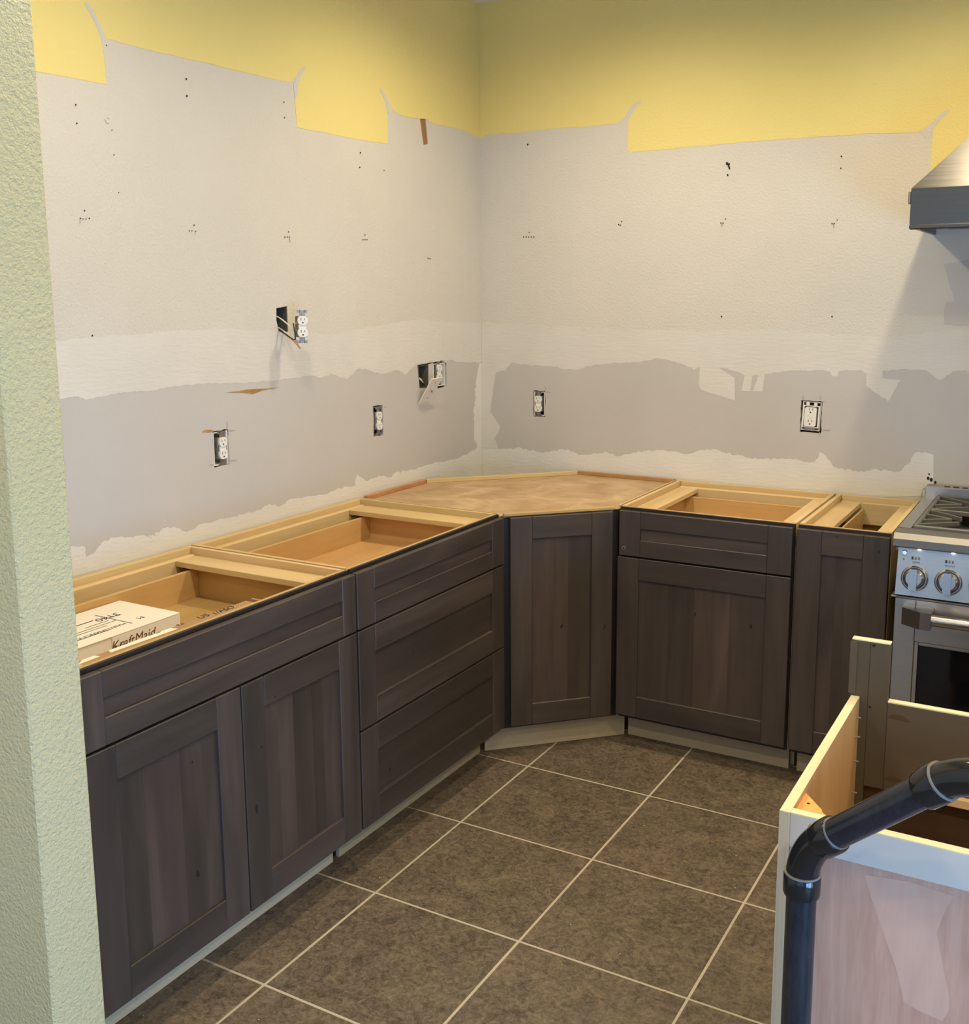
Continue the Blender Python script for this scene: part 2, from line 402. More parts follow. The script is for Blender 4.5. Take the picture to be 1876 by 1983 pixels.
# yellow paint that was never covered by the old cupboards
yl = rough([(40, 134), (66, 138), (120, 147), (200, 163), (205, 164)], .8) + [(205, 118), (203, 96), (199, 74)] + \
     rough([(212, 76), (240, 85), (300, 100), (400, 122), (480, 142), (545, 157), (562, 158), (571, 150)], .9) + [(572, 168), (571, 200), (575, 246)] + \
     rough([(576, 247), (620, 255), (680, 268), (745, 278), (751, 278)], .9) + [(750, 240), (750, 215), (749, 203)] + \
     rough([(757, 208), (765, 218), (780, 225), (800, 229), (812, 230), (826, 231), (840, 240), (880, 248), (905, 256), (922, 265), (932.5, 270)], 1.0)
YL = lw(yl); YL = [(-2.66, YL[0][1])] + YL + [(-.001, YL[-1][1]), (-.001, LTOP), (-2.66, LTOP)]
sheet(YL, [HS] if inside(HS[0], YL) and all(inside(q, YL) for q in HS) else [], LW, .0008).build('yellow_paint', YELLOW, wl)
yb = rough([(932.5, 269), (940, 262), (955, 259), (1010, 257), (1060, 250), (1130, 246), (1190, 240), (1205, 232), (1213, 222)], 1.0) + [(1216, 238), (1216, 262), (1215, 290)] + \
     rough([(1221, 295), (1290, 289), (1400, 279), (1500, 271), (1600, 264), (1700, 258), (1775, 257), (1790, 248), (1804, 238)], .9) + [(1806, 262), (1803, 300), (1801, 345), (1799, 400), (1960, 396)]
YB = bw(yb); YB = [(.001, YB[0][1])] + YB + [(SIDE-.01, YB[-1][1]), (SIDE-.01, LTOP), (.001, LTOP)]
sheet(YB, [], BW, .0008).build('yellow_paint', YELLOW, wb_)
def stroke(px, widths, plane, to3, h, parent, mat, name):
    left = []; right = []
    for i, p in enumerate(px):
        a = Vector(px[max(i-1, 0)]); b = Vector(px[min(i+1, len(px)-1)]); d = (b-a).normalized(); n = Vector((-d.y, d.x))
        left.append(tuple(Vector(p)+n*widths[i]/2)); right.append(tuple(Vector(p)-n*widths[i]/2))
    poly = plane(left+right[::-1]); sheet(poly, [], to3, h).build(name, mat, parent)
stroke([(165, 5), (176, 22), (188, 46), (197, 66), (203, 84), (205, 110), (206, 150)], [6, 8, 7, 8, 12, 7, 3], lw, LW, .0016, wl, WALL_WHITE, 'primer_brush_stroke')
stroke([(590, 130), (582, 139), (576, 152), (572, 164), (572, 190)], [5, 8, 7, 9, 3], lw, LW, .0016, wl, WALL_WHITE, 'primer_brush_stroke')
stroke([(735, 172), (743, 184), (749, 198), (753, 210), (757, 219)], [4, 6, 7, 9, 12], lw, LW, .0016, wl, WALL_WHITE, 'primer_brush_stroke')
stroke([(1241, 196), (1229, 204), (1220, 217), (1213, 230), (1206, 240)], [5, 8, 8, 10, 14], bw, BW, .0016, wb_, WALL_WHITE, 'primer_brush_stroke')
stroke([(1838, 213), (1822, 224), (1808, 240), (1798, 252), (1788, 262)], [5, 9, 9, 14, 20], bw, BW, .0016, wb_, WALL_WHITE, 'primer_brush_stroke')

# bare drywall paper where the old backsplash was pulled off
gl = [(100, 776)] + rough([(118, 773), (150, 768), (165, 775), (200, 768), (225, 762), (270, 757), (290, 757), (340, 747), (400, 743), (470, 742), (530, 737), (600, 727), (618, 733), (640, 724), (669, 735), (694, 713), (713, 717), (736, 725), (768, 717), (784, 726), (797, 713), (805, 705), (840, 700), (870, 697), (886, 701), (928, 702)], 1.6, 5) + \
     rough([(921, 739), (917, 800), (917, 848), (923, 860), (923, 867), (905, 880), (864, 893), (829, 900), (800, 910), (765, 915), (758, 924), (733, 921), (709, 932), (691, 918), (688, 940), (672, 942), (640, 952), (623, 958), (558, 968), (542, 981), (522, 976), (503, 988), (448, 1002), (392, 1014), (363, 1030), (337, 1020), (318, 1023), (298, 1036), (252, 1040), (220, 1041), (197, 1050), (184, 1069), (166, 1080), (163, 1059), (143, 1058)], 2.2, 5) + [(100, 1058)]
GL = lw(gl); sheet(GL, [h for h in (H1, H2, H4)], LW, .0005).build('bare_drywall', BARE, wl)
gb = rough([(960, 721), (979, 718), (992, 701), (1005, 705), (1056, 709), (1080, 710), (1088, 715), (1120, 716), (1139, 709), (1184, 704), (1240, 702), (1272, 694), (1286, 696), (1337, 711), (1344, 716), (1355, 711)], 1.6, 5) + \
     [(1353, 747), (1359, 756), (1423, 776), (1422, 732), (1391, 712)] + rough([(1396, 712), (1420, 718), (1442, 727)], 1.2, 5) + [(1436, 757), (1452, 758), (1457, 727), (1469, 726), (1458, 757), (1476, 758), (1480, 725)] + \
     rough([(1481, 725), (1524, 719), (1596, 717), (1607, 720), (1613, 729), (1622, 729), (1625, 718), (1665, 716), (1679, 725), (1677, 747), (1719, 777), (1742, 736), (1708, 732), (1708, 718), (1755, 714), (1795, 718), (1820, 736), (1845, 718), (2450, 722)], 1.6, 5) + \
     [(2450, 1040), (1807, 965), (1807, 880)] + rough([(1805, 880), (1791, 875), (1773, 876), (1759, 898), (1740, 914), (1690, 909), (1672, 914), (1614, 905), (1600, 884), (1587, 876), (1578, 896), (1524, 889), (1452, 887), (1402, 876), (1369, 869), (1326, 880), (1312, 875), (1272, 871), (1232, 876), (1200, 884), (1171, 875), (1139, 881), (1120, 881), (1110, 875), (1088, 869), (1052, 877), (1008, 867), (966, 870), (957, 849), (966, 838), (968, 825), (949, 798), (955, 752)], 2.2, 5)
GB = bw(gb); sheet(GB, [H5, H6], BW, .0005).build('bare_drywall', BARE, wb_)
gp = rough([(1827, 512), (1876, 502), (2300, 500), (2300, 652), (1876, 632), (1827, 628), (1829, 588), (1848, 581), (1836, 545)], 1.5, 6, True)
sheet(bw(gp), [], BW, .0005).build('bare_drywall', BARE, wb_)
# smoothed joint compound along the seams, above and below the bare paper
ml = rough([(95, 662), (300, 644), (420, 636), (520, 640), (640, 648), (740, 628), (800, 620), (932, 625)], 2, 9) + [(932.4, 701)] + gl[-1:0:-1][len(gl):]
up = [q for q in gl if q[1] < 780 and q not in gl[-2:]]
up = gl[1:gl.index((928, 702))+1] if (928, 702) in gl else gl[1:60]
MLp = rough([(95, 662), (300, 644), (420, 636), (520, 640), (640, 648), (740, 628), (800, 620), (932, 625)], 2, 9) + [(932.3, 703)] + up[::-1] + [(95, 776)]
MLw = lw(MLp); sheet(MLw, clip_holes(MLw, [H4, H3]), LW, .0010).build('joint_compound', MUD, wl)
i0 = gb.index((960, 721)); i1 = gb.index((2450, 722))
MBp = rough([(933, 625), (1200, 640), (1500, 640), (1700, 655), (1827, 640), (2450, 655)], 2, 9) + gb[i0:i1+1][::-1] + [(955, 752), (949, 798), (968, 825), (966, 838), (957, 849), (965, 869), (933, 869)]
sheet(bw(MBp), [], BW, .0010).build('joint_compound', MUD, wb_)
lo_l = gl[gl.index((921, 739)):-1]
MLl = [(928, 702), (932.3, 702), (932.3, 935), (690, 980), (360, 1070), (90, 1140), (95, 1058)] + lo_l[::-1]
sheet(lw(MLl), [], LW, .0010).build('joint_compound', MUD2, wl)
i2 = gb.index((1807, 880))
MBl = [(933, 869)] + [(966, 870)] + gb[i2:gb.index((966, 870))][::-1] + [(1807, 960), (1600, 965), (1300, 940), (1110, 925), (933, 935)]
sheet(bw(MBl), [], BW, .0010).build('joint_compound', MUD2, wb_)
# torn brown paper, nail holes, pencil lines, chips
for i, px in enumerate([[(437, 760), (455, 758), (480, 754), (502, 753), (540, 750), (505, 757), (490, 763), (470, 761)], [(389, 837), (398, 832), (410, 832), (414, 835), (405, 838)]]):
    sheet(lw(px), [], LW, .0012).build('torn_paper', PAPER, wl)
NL = [(146, 203, 2), (148, 239, 2), (360, 153, 2), (361, 186, 2.2), (549, 198, 1.5), (550, 228, 1.5), (163, 408, 1.6), (155, 423, 1.6), (160, 424, 1.3), (166, 424, 1.3), (172, 423, 1.6), (375, 436, 1.6), (366, 447, 1.4), (371, 447, 1.4), (378, 448, 1.4), (558, 449, 1.3), (551, 459, 1.3), (556, 459, 1.3), (560, 459, 1.3), (706, 455, 1.2), (702, 464, 1.3), (706, 464, 1.3), (710, 464, 1.3), (697, 296, 1.6), (696, 324, 1.6), (743, 330, 1.3), (178, 650, 2), (828, 500, 1.3), (832, 501, 1.3), (205, 88, 1.6), (216, 252, 1.3), (220, 300, 1.6), (229, 373, 1.3), (1, 1, 0)]
NB = [(1022, 280, 2), (1025, 450, 1.3), (1014, 459, 1.3), (1019, 459, 1.3), (1024, 459, 1.3), (1029, 459, 1.3), (1034, 459, 1.3), (1198, 435, 1.5), (1201, 436, 1.5), (1204, 429, 1.3), (1396, 432, 1.6), (1400, 432, 1.6), (1405, 424, 1.3), (1611, 433, 1.6), (1615, 433, 1.6), (1621, 426, 1.3), (1629, 303, 2), (1628, 326, 1.8), (1408, 317, 3.4), (1412, 318, 2), (1409, 339, 2.2), (1397, 613, 1.8), (1611, 613, 1.8), (1797, 926, 3.5), (1803, 929, 4), (1811, 934, 3), (1799, 918, 2)]
def dots(lst, plane_ax, to3, parent):
    mb = MB()
    for x, y, r in lst:
        if r <= 0: continue
        pts = [(x+r*.8*math.cos(a*math.pi/4), y+r*math.sin(a*math.pi/4)) for a in range(8)]
        q = lw(pts) if plane_ax == 0 else bw(pts)
        mb.add([to3(u, v, .0017) for u, v in q], [tuple(range(8))])
    o = mb.build('nail_holes', DARK, parent); o['kind'] = 'stuff'
dots(NL, 0, LW, wl); dots(NB, 1, BW, wb_)
def lines(lst, plane, to3, parent, mat=PENCIL, wpx=1.0, name='pencil_marks'):
    mb = MB()
    for a, b in lst:
        a = Vector(a); b = Vector(b); d = (b-a).normalized(); n = Vector((-d.y, d.x))*wpx/2
        q = plane([tuple(a+n), tuple(b+n), tuple(b-n), tuple(a-n)])
        mb.add([to3(u, v, .0018) for u, v in q], [(0, 1, 2, 3)])
    o = mb.build(name, mat, parent); o['kind'] = 'stuff'
lines([((439, 816), (439, 832)), ((441, 835), (455, 833)), ((445, 893), (458, 891)), ((405, 900), (412, 900)), ((742, 788), (747, 788)), ((154, 424), (155, 432)), ((377, 450), (377, 456)), ((560, 460), (561, 470))], lw, LW, wl)
lines([((1555, 767), (1555, 776)), ((1588, 767), (1588, 777)), ((1590, 778), (1598, 778)), ((1590, 833), (1608, 833)), ((1587, 836), (1587, 845)), ((1056, 750), (1056, 758)), ((1058, 759), (1066, 759)), ((1785, 948), (1800, 940)), ((1783, 965), (1786, 952)), ((1398, 433), (1398, 440)), ((1614, 434), (1614, 441))], bw, BW, wb_)
lines([((1410, 319), (1413, 328))], bw, BW, wb_, DARK, 3, 'nail_holes')
# a chip in the plaster and drips of compound
mb = MB()
for x, y, r in [(205, 231, 4), (208, 236, 5), (210, 228, 3), (318, 1010, 2), (318, 1018, 2), (313, 1026, 2.5), (300, 1036, 3), (292, 1040, 3), (288, 1038, 2.5), (306, 1034, 2)]:
    u, v = lc(x, y); s = r*.0014
    bm = bmesh.new(); bmesh.ops.create_icosphere(bm, subdivisions=1, radius=s)
    for q in bm.verts: q.co = Vector((q.co.x*.4+.001, q.co.y*random.uniform(.7, 1.3)+u, q.co.z*random.uniform(.7, 1.3)+v))
    mb.frombm(bm)
o = mb.build('plaster_crumbs', MUD, wl); o['kind'] = 'stuff'
# wooden stud seen through the slot
ys = [p[0] for p in HS]; zs = [p[1] for p in HS]
bx('stud', wood('old_brown_stud', 'z', [(.2, rgb(120, 82, 48)), (.8, rgb(168, 124, 78))], tint=.02), wl, -.05, -.004, min(ys)-.01, max(ys)+.01, min(zs)-.02, max(zs)+.02)

# green partition end on the left, ceiling, far walls with their windows
ws = MB().box(.0, .65, -2.790, -2.669, 0, CEIL, .004).build('wall_partition', GREEN); struct(ws)
struct(bx('ceiling', CEILM, None, -.1, SIDE+.1, REAR-.1, .1, CEIL, CEIL+.1))
def window_wall(name, horiz, const, a0, a1, o0, o1, z0, z1, mat, t=.1):
    mb = MB()
    def b(u0, u1, v0, v1):
        if horiz: mb.box(u0, u1, const-t, const, v0, v1)
        else: mb.box(const, const+t, u0, u1, v0, v1)
    b(a0, o0, 0, CEIL); b(o1, a1, 0, CEIL); b(o0, o1, 0, z0); b(o0, o1, z1, CEIL)
    return struct(mb.build(name, mat))
window_wall('wall_rear', True, REAR, -.1, SIDE+.1, 1.0, 3.6, .05, 2.15, CREAM)
window_wall('wall_right', False, SIDE, REAR, 0, -5.1, -2.9, .10, 1.10, CREAM)
for nm, args in (('window_1', (True,)), ('window_2', (False,))):
    mb = MB()
    if args[0]:
        for u in (1.0, 2.28, 3.56): mb.box(u, u+.04, REAR-.05, REAR+.0, .05, 2.15)
        for z in (.05, 2.11): mb.box(1.04, 3.56, REAR-.05, REAR+.0, z, z+.04)
    else:
        for u in (-5.1, -4.02, -2.94): mb.box(SIDE, SIDE+.05, u, u+.04, .10, 1.10)
        for z in (.10, 1.06): mb.box(SIDE, SIDE+.05, -5.06, -2.94, z, z+.04)
    struct(mb.build(nm, PLASTIC))

# ------------------------------------------------------------------ floor of single tiles
T, TX, TY = .4461, .7282, -.9445
fl = struct(bx('floor', GROUT, None, -.1, SIDE+.1, REAR-.1, .1, -.06, -.0012))
G = .0028
tm = MB().box(-T/2+G, T/2-G, -T/2+G, T/2-G, -.012, 0, .0018).build('tile', TILE, fl)
first = True
for i in range(-2, 10):
    for j in range(-3, 13):
        cx = TX+(i+.5)*T; cy = TY-(j+.5)*T
        if cx > SIDE-.2 or cy < REAR+.2 or cx < 0.2 or cy > -.2: continue
        if first: o = tm; first = False
        else: o = tm.copy(); COL.objects.link(o); o.parent = fl
        o.location = (cx, cy, random.uniform(-.0003, .0003)); o.rotation_euler = (0, 0, 0)
mb = MB()
for px, py in [(1233, 1518), (1247, 1599), (1393, 1518), (1425, 1658), (1423, 1720), (1105, 1791), (1200, 1848), (1288, 1919), (1412, 1647), (1040, 1520), (735, 1700), (501, 1975), (278, 1968), (1303, 1610)]:
    p = at(px, py, 2, 0)
    bm = bmesh.new(); bmesh.ops.create_icosphere(bm, subdivisions=1, radius=random.uniform(.0012, .0022))
    for q in bm.verts: q.co = Vector((q.co.x+p.x, q.co.y+p.y, q.co.z*.6+.0012))
    mb.frombm(bm)
o = mb.build('plaster_dust', MUD, fl); o['kind'] = 'stuff'

# ------------------------------------------------------------------ cupboards
D, DP, TKD, ZT, ZB = .6295, .6054, .5292, .866, .116
def shaker(parent, name, x0, x1, z0, z1, yf=-D, stile=.078, rail=.078, boards=1, loc=None, rz=0):
    """recessed-panel front: the part is the panel's backing; stiles, rails and panel boards are its pieces"""
    th = .021
    d = bx(name, FRAME, parent, x0+.004, x1-.004, yf+.014, yf+th, z0+.004, z1-.004)
    if loc: d.location = loc; d.rotation_euler = (0, 0, rz)
    c = .0016
    bx('stile', STAIN['z'], d, x0, x0+stile, yf, yf+th-.002, z0, z1, c); bx('stile', STAIN['z'], d, x1-stile, x1, yf, yf+th-.002, z0, z1, c)
    bx('rail', STAIN['x'], d, x0+stile+.0003, x1-stile-.0003, yf, yf+th-.002, z0, z0+rail, c); bx('rail', STAIN['x'], d, x0+stile+.0003, x1-stile-.0003, yf, yf+th-.002, z1-rail, z1, c)
    a, b = x0+stile-.001, x1-stile+.001
    if boards == 1:
        bx('panel_board', STAINP['x'], d, a, b, yf+.009, yf+.015, z0+rail-.001, z1-rail+.001)
    else:
        cuts = [0]+sorted((k+random.uniform(-.28, .28))/boards for k in range(1, boards))+[1]
        for k in range(boards):
            bx('panel_board', STAINP['z'], d, a+(b-a)*cuts[k], a+(b-a)*cuts[k+1]-.0002, yf+.009, yf+.015, z0+rail-.001, z1-rail+.001)
    return d
def side_panel(parent, x0, x1, mat):
    return MB().prism([(-.008, 0), (-TKD+.04, 0), (-TKD+.04, .1), (-.586, .1), (-.586, .876), (-.008, .876)], 'x', x0, x1).build('side_panel', mat, parent)
def carcass(c, wd, strl=.09, strr=.09, drawer=True):
    g = .005
    side_panel(c, g, g+.014, RAW['y']); side_panel(c, wd-g-.014, wd-g, RAW['y'])
    a, b = g+.0145, wd-g-.0145
    bx('toe_kick', TOE['x'], c, .014, wd-.014, -TKD, -TKD+.012, 0.001, .1)
    bx('bottom_panel', MAPLE['x'], c, a, b, -.585, -.014, .102, .116)
    bx('back_panel', MAPLE['x'], c, a, b, -.0135, -.008, .117, .80)
    bx('back_strip', RAW['x'], c, a, b, -.032, -.009, .801, .876, .001)
    bx('hanging_rail', RAW['x'], c, a, b, -.052, -.0325, .775, .858, .004)
    bx('stretcher', RAW['y'], c, a, a+strl, -.5875, -.053, .838, .855, .0012); bx('stretcher', RAW['y'], c, b-strr, b, -.5875, -.053, .838, .855, .0012)
    bx('front_rail', MAPLE['x'], c, g, wd-g, -.5968, -.588, .80, .8755, .0008)
    bx('face_frame_stile', FRAME, c, g, g+.038, -DP, -.5972, .1, .874); bx('face_frame_stile', FRAME, c, wd-g-.038, wd-g, -DP, -.5972, .1, .874)
    for z0, z1 in ((.1, .138), (.69, .72), (.835, .874)):
        bx('face_frame_rail', FRAME, c, g+.0385, wd-g-.0385, -DP, -.5972, z0, z1)
def drawer_box(c, wd, x0=.055, x1=None, z0=.742, z1=.832, yb=-.095, yf=-.585, word=True):
    x1 = x1 or wd-.055
    d = bx('drawer_box', MAPLE['x'], c, x0+.0125, x1-.0125, yf+.0125, yb-.0125, z0, z0+.006)
    bx('box_side', MAPLE['y'], d, x0, x0+.012, yf, yb, z0-.01, z1, .0012); bx('box_side', MAPLE['y'], d, x1-.012, x1, yf, yb, z0-.01, z1, .0012)
    bx('box_back', MAPLE['x'], d, x0+.0122, x1-.0122, yb-.012, yb, z0-.01, z1, .0012); bx('box_front', MAPLE['x'], d, x0+.0122, x1-.0122, yf, yf+.012, z0-.01, z1-.008, .0012)
    if word: text('lettering', 'KraftMaid', .024, BROWNINK, d, (x1-.0123, yf+.130, z0+.055), (0, -1, 0), (0, 0, 1), .2)
    return d
yB = -.9191-.837; WB_ = .837; WA = .9097
# --- sink-width cupboard by the green partition
cA = tag(empty('base_cabinet', (0, yB-WA, 0), R(90)), 'widest dark stained base cupboard beside the green partition, two doors, white carton in its drawer', 'cabinet', 'dark stained base cupboards without worktop')
carcass(cA, WA, .07, .082)
dA = drawer_box(cA, WA)
shaker(cA, 'drawer_front', .006, WA-.003, .706, ZT, rail=.060, stile=.056)
shaker(cA, 'door', .006, WA/2-.003, ZB, .700, boards=3)
shaker(cA, 'door', WA/2+.001, WA-.003, ZB, .700, boards=5)
# --- three-drawer cupboard
cB = tag(empty('base_cabinet', (0, yB, 0), R(90)), 'dark stained base cupboard with three stacked drawers, left of the angled corner unit', 'cabinet', 'dark stained base cupboards without worktop')
carcass(cB, WB_, .055, .095)
drawer_box(cB, WB_)
shaker(cB, 'drawer_front', .005, WB_-.012, .706, ZT, rail=.060)
shaker(cB, 'drawer_front', .005, WB_-.012, .413, .700)
shaker(cB, 'drawer_front', .005, WB_-.012, ZB, .407)
# --- right run
XC, WC, WD = .9137, .6184, .293
cC = tag(empty('base_cabinet', (XC, 0, 0)), 'dark stained base cupboard with one drawer over one door, right of the corner unit', 'cabinet', 'dark stained base cupboards without worktop')
carcass(cC, WC, .078, .055)
drawer_box(cC, WC, z0=.735, yb=-.10, word=False)
df = shaker(cC, 'drawer_front', .010, WC-.009, .706, ZT, rail=.060)
MB().tube([(.030, -D-.004, .733), (.030, -D+.004, .733)], .007, 12).build('screw', ZINC, df)
MB().tube([(.030, -D-.0045, .733), (.030, -D-.002, .733)], .0035, 8).build('screw_hole', DARK, df)
shaker(cC, 'door', .005, WC-.009, ZB, .700, boards=4)
cD = tag(empty('base_cabinet', (XC+WC, 0, 0)), 'narrow dark stained base cupboard with one full-height door beside the range', 'cabinet', 'dark stained base cupboards without worktop')
carcass(cD, WD, .072, .045)
shaker(cD, 'door', .006, WD-.004, ZB, ZT, boards=2)
bx('inner_panel', MAPLE['z'], cD, .10, .106, -.56, -.06, .12, .836)
KNOT = plain('dark_knot', (.010, .006, .005, 1), .6)
def knot(parent, x, y, z, r=.006, asp=1.7, ang=0.0):
    pts = []
    for k in range(10):
        a = 2*math.pi*k/10; q = random.uniform(.75, 1.2); u = r*q*math.cos(a); v = r*asp*q*math.sin(a)
        pts.append((x+u*math.cos(ang)-v*math.sin(ang), z+u*math.sin(ang)+v*math.cos(ang)))
    MB().prism(pts, 'y', y-.0003, y+.0005).build('knot', KNOT, parent)
def knots_px(cab, lst, ax):
    """knots traced on the fronts, put on the right board's surface"""
    for px, py, dep, r, asp, ang in lst:
        if ax == 0: p = at(px, py, 0, D-dep); x, z = p.y-cab.location.y, p.z
        else: p = at(px, py, 1, -D+dep); x, z = p.x-cab.location.x, p.z
        best = min((d for d in cab.children if d.name.startswith(('door', 'drawer_front'))), key=lambda d: abs(sum(v.co.x for v in d.data.vertices)/8-x)+abs(sum(v.co.z for v in d.data.vertices)/8-z))
        knot(best, x, -D+dep, z, r, asp, ang)
knots_px(cA, [(383, 1692, .009, .006, 1.6, .2), (497, 1566, .0, .004, 3.2, 0), (506, 1446, 0, .003, 1.4, .3), (372, 1476, .009, .0025, 1.2, 0), (533, 1349, 0, .0025, 1, 0)], 0)
knots_px(cB, [(755, 1490, .009, .004, 1.5, .2), (800, 1262, .009, .0025, 1, 0)], 0)
knots_px(cC, [(1454, 1213, .009, .0045, 2.0, .15), (1346, 1190, .009, .003, 2.6, 0)], 1)
knots_px(cD, [(1702, 1069, 0, .004, 1.2, 0), (1620, 1040, 0, .0028, 1, 0)], 1)
# --- angled corner unit
CL = .9191
cK = tag(empty('corner_cabinet', (0, 0, 0)), 'angled corner base cupboard with plywood deck on top and a single dark door', 'cabinet')
pd = [(.010, -CL+.004), (.010, -.50), (.46, -.026), (.480, -.010), (XC-.004, -.010), (XC-.004, -.583), (.583, -CL+.004)]
pd = [(.010, -CL+.004), (.010, -.485), (.030, -.470), (.452, -.030), (.478, -.010), (XC-.004, -.010), (XC-.004, -.590), (.590, -CL+.004)]
MB().prism(pd, 'z', .848, .864).build('deck_panel', DECK, cK)
bx('rim_board', REDRIM, cK, .012, .028, -CL+.030, -.492, .8645, .879, .001)
bx('rim_board', REDRIM, cK, .478, XC-.010, -.028, -.012, .8645, .879, .001)
def diag_board(name, mat, p, q, z0, z1, th, parent, c=0):
    p = Vector(p); q = Vector(q); L = (q-p).length; a = math.atan2(q.y-p.y, q.x-p.x)
    o = MB().box(0, L, -th, 0, z0, z1, c).build(name, mat, parent); o.location = (p.x, p.y, 0); o.rotation_euler = (0, 0, a); return o
diag_board('rim_board', RAW['x'], (.020, -.486), (.470, -.022), .8645, .880, .016, cK, .001)
bx('side_panel', RAW['x'], cK, .010, .585, -CL+.006, -CL+.018, .1, .847)
bx('side_edge', RAW['x'], cK, .030, .590, -CL+.005, -CL+.010, .8645, .8755)
bx('side_edge', RAW['y'], cK, XC-.010, XC-.005, -.590, -.030, .8645, .8755)
bx('side_panel', RAW['y'], cK, XC-.018, XC-.004, -.585, -.010, .1, .845)
F0 = Vector((DP, -CL+.004)); F1 = Vector((XC-.004, -DP))
diag_board('face_frame', FRAME, F0, F1, .1, .856, .019, cK).location = (F0.x-.012, F0.y+.012, 0)
bx('filler_strip', FRAME, cK, DP-.03, DP+.004, -CL+.003, -CL+.02, .1, .862); bx('filler_strip', FRAME, cK, XC-.02, XC-.003, -DP-.004, -DP+.03, .1, .862)
diag_board('top_edge', MAPLE['x'], (DP+.001, -CL+.021), (XC-.021, -DP-.001), .8645, .8745, .018, cK, .001)
mid = (F0+F1)/2; Ld = (F1-F0).length
dk = shaker(cK, 'door', -.187, .187, .112, .862, yf=-.025, boards=3, loc=(mid.x, mid.y, 0), rz=R(45), stile=.078)
knot(dk, .002, -.025+.009, .46, .0045, 1.8, -.3); knot(dk, .158, -.025, .445, .004, 2.6, -.5)
diag_board('toe_kick', TOE['x'], (.5290, -CL+.014), (XC-.006, -.5290), .001, .098, .012, cK)

# ------------------------------------------------------------------ things lying in the wide drawer
zb = .7486
ct = tag(empty('carton', (.222, -2.30, zb)), 'flat white printed carton lying in the open drawer by the green partition', 'box')
bx('box_body', CARTON, ct, -.110, .110, -.185, .185, 0.0005, .0595, .0015)
bx('lid_flap', CARTON, ct, -.112, .112, -.187, .187, .060, .0635, .001)
bx('tuck_flap', CARTON, ct, .1105, .1122, -.030, .186, .022, .0597)
zt = .0637
text('lettering', '3140', .036, INK, ct, (-.030, .105, zt), (0, -1, 0), (1, 0, 0), .1)
for k, (x, y0, y1, h) in enumerate([(-.012, .06, .10, .003), (.020, -.12, .06, .002), (.034, -.13, .02, .002), (.066, -.14, .00, .003), (-.030, -.02, .03, .004), (.004, -.02, .05, .002)]):
    bx('printed_line', INK, ct, x, x+h, y0, y1, zt-.0002, zt+.0003)
bx('printed_line', INK, ct, -.06, .075, .062, .0645, zt-.0002, zt+.0003)
text('lettering', 'MAINTENANCE KIT', .018, INK, ct, (.055, .055, zt), (0, -1, 0), (1, 0, 0))
text('lettering', 'M', .024, INK, ct, (.050, .115, zt), (0, -1, 0), (1, 0, 0))
text('lettering', 'KraftMaid', .034, BROWNINK, ct, (.1124, -.035, .026), (0, 1, 0), (0, 0, 1), .25)
kz = .832
kb = tag(empty('cardboard_box', (.504, -2.27, zb)), 'long flat brown cardboard box with white labels beside the carton in the drawer', 'box')
bx('box_body', KRAFT, kb, -.047, .047, -.29, .296, 0, kz-zb, .001)
def kpoly(name, mat, px, h):
    q = [at(x, y, 2, kz) for x, y in px]
    MB().prism([(max(-.046, min(.046, p.x-.504)), p.y+2.27) for p in q], 'z', kz-zb+.0001, kz-zb+h).build(name, mat, kb)
kpoly('label', LABELM, [(202, 1258), (328, 1216), (344, 1218), (214, 1264)], .0005)
kpoly('label', LABELM, [(150, 1276), (165, 1266), (194, 1271), (150, 1288)], .0005)
def ktext(body, size, px, py, mat=INK, dz=.0006):
    p = at(px, py, 2, kz); text('lettering', body, size, mat, kb, (p.x-.504, p.y+2.27, kz-zb+dz), (0, 1, 0), (-1, 0, 0), .2)
ktext('80/60', .017, 222, 1256); ktext('US', .030, 388, 1199); ktext('1/ASO', .027, 416, 1191); ktext('9.0', .018, 345, 1213, BROWNINK)
for q in range(4): kpoly('printed_line', GREYPL, [(258+q*14, 1240-q*4.6), (268+q*14, 1236.8-q*4.6), (269+q*14, 1238.4-q*4.6), (259+q*14, 1241.6-q*4.6)], .0008)
bx('tape_strip', BROWNINK, kb, -.046, .020, .268, .285, kz-zb+.0001, kz-zb+.0005)

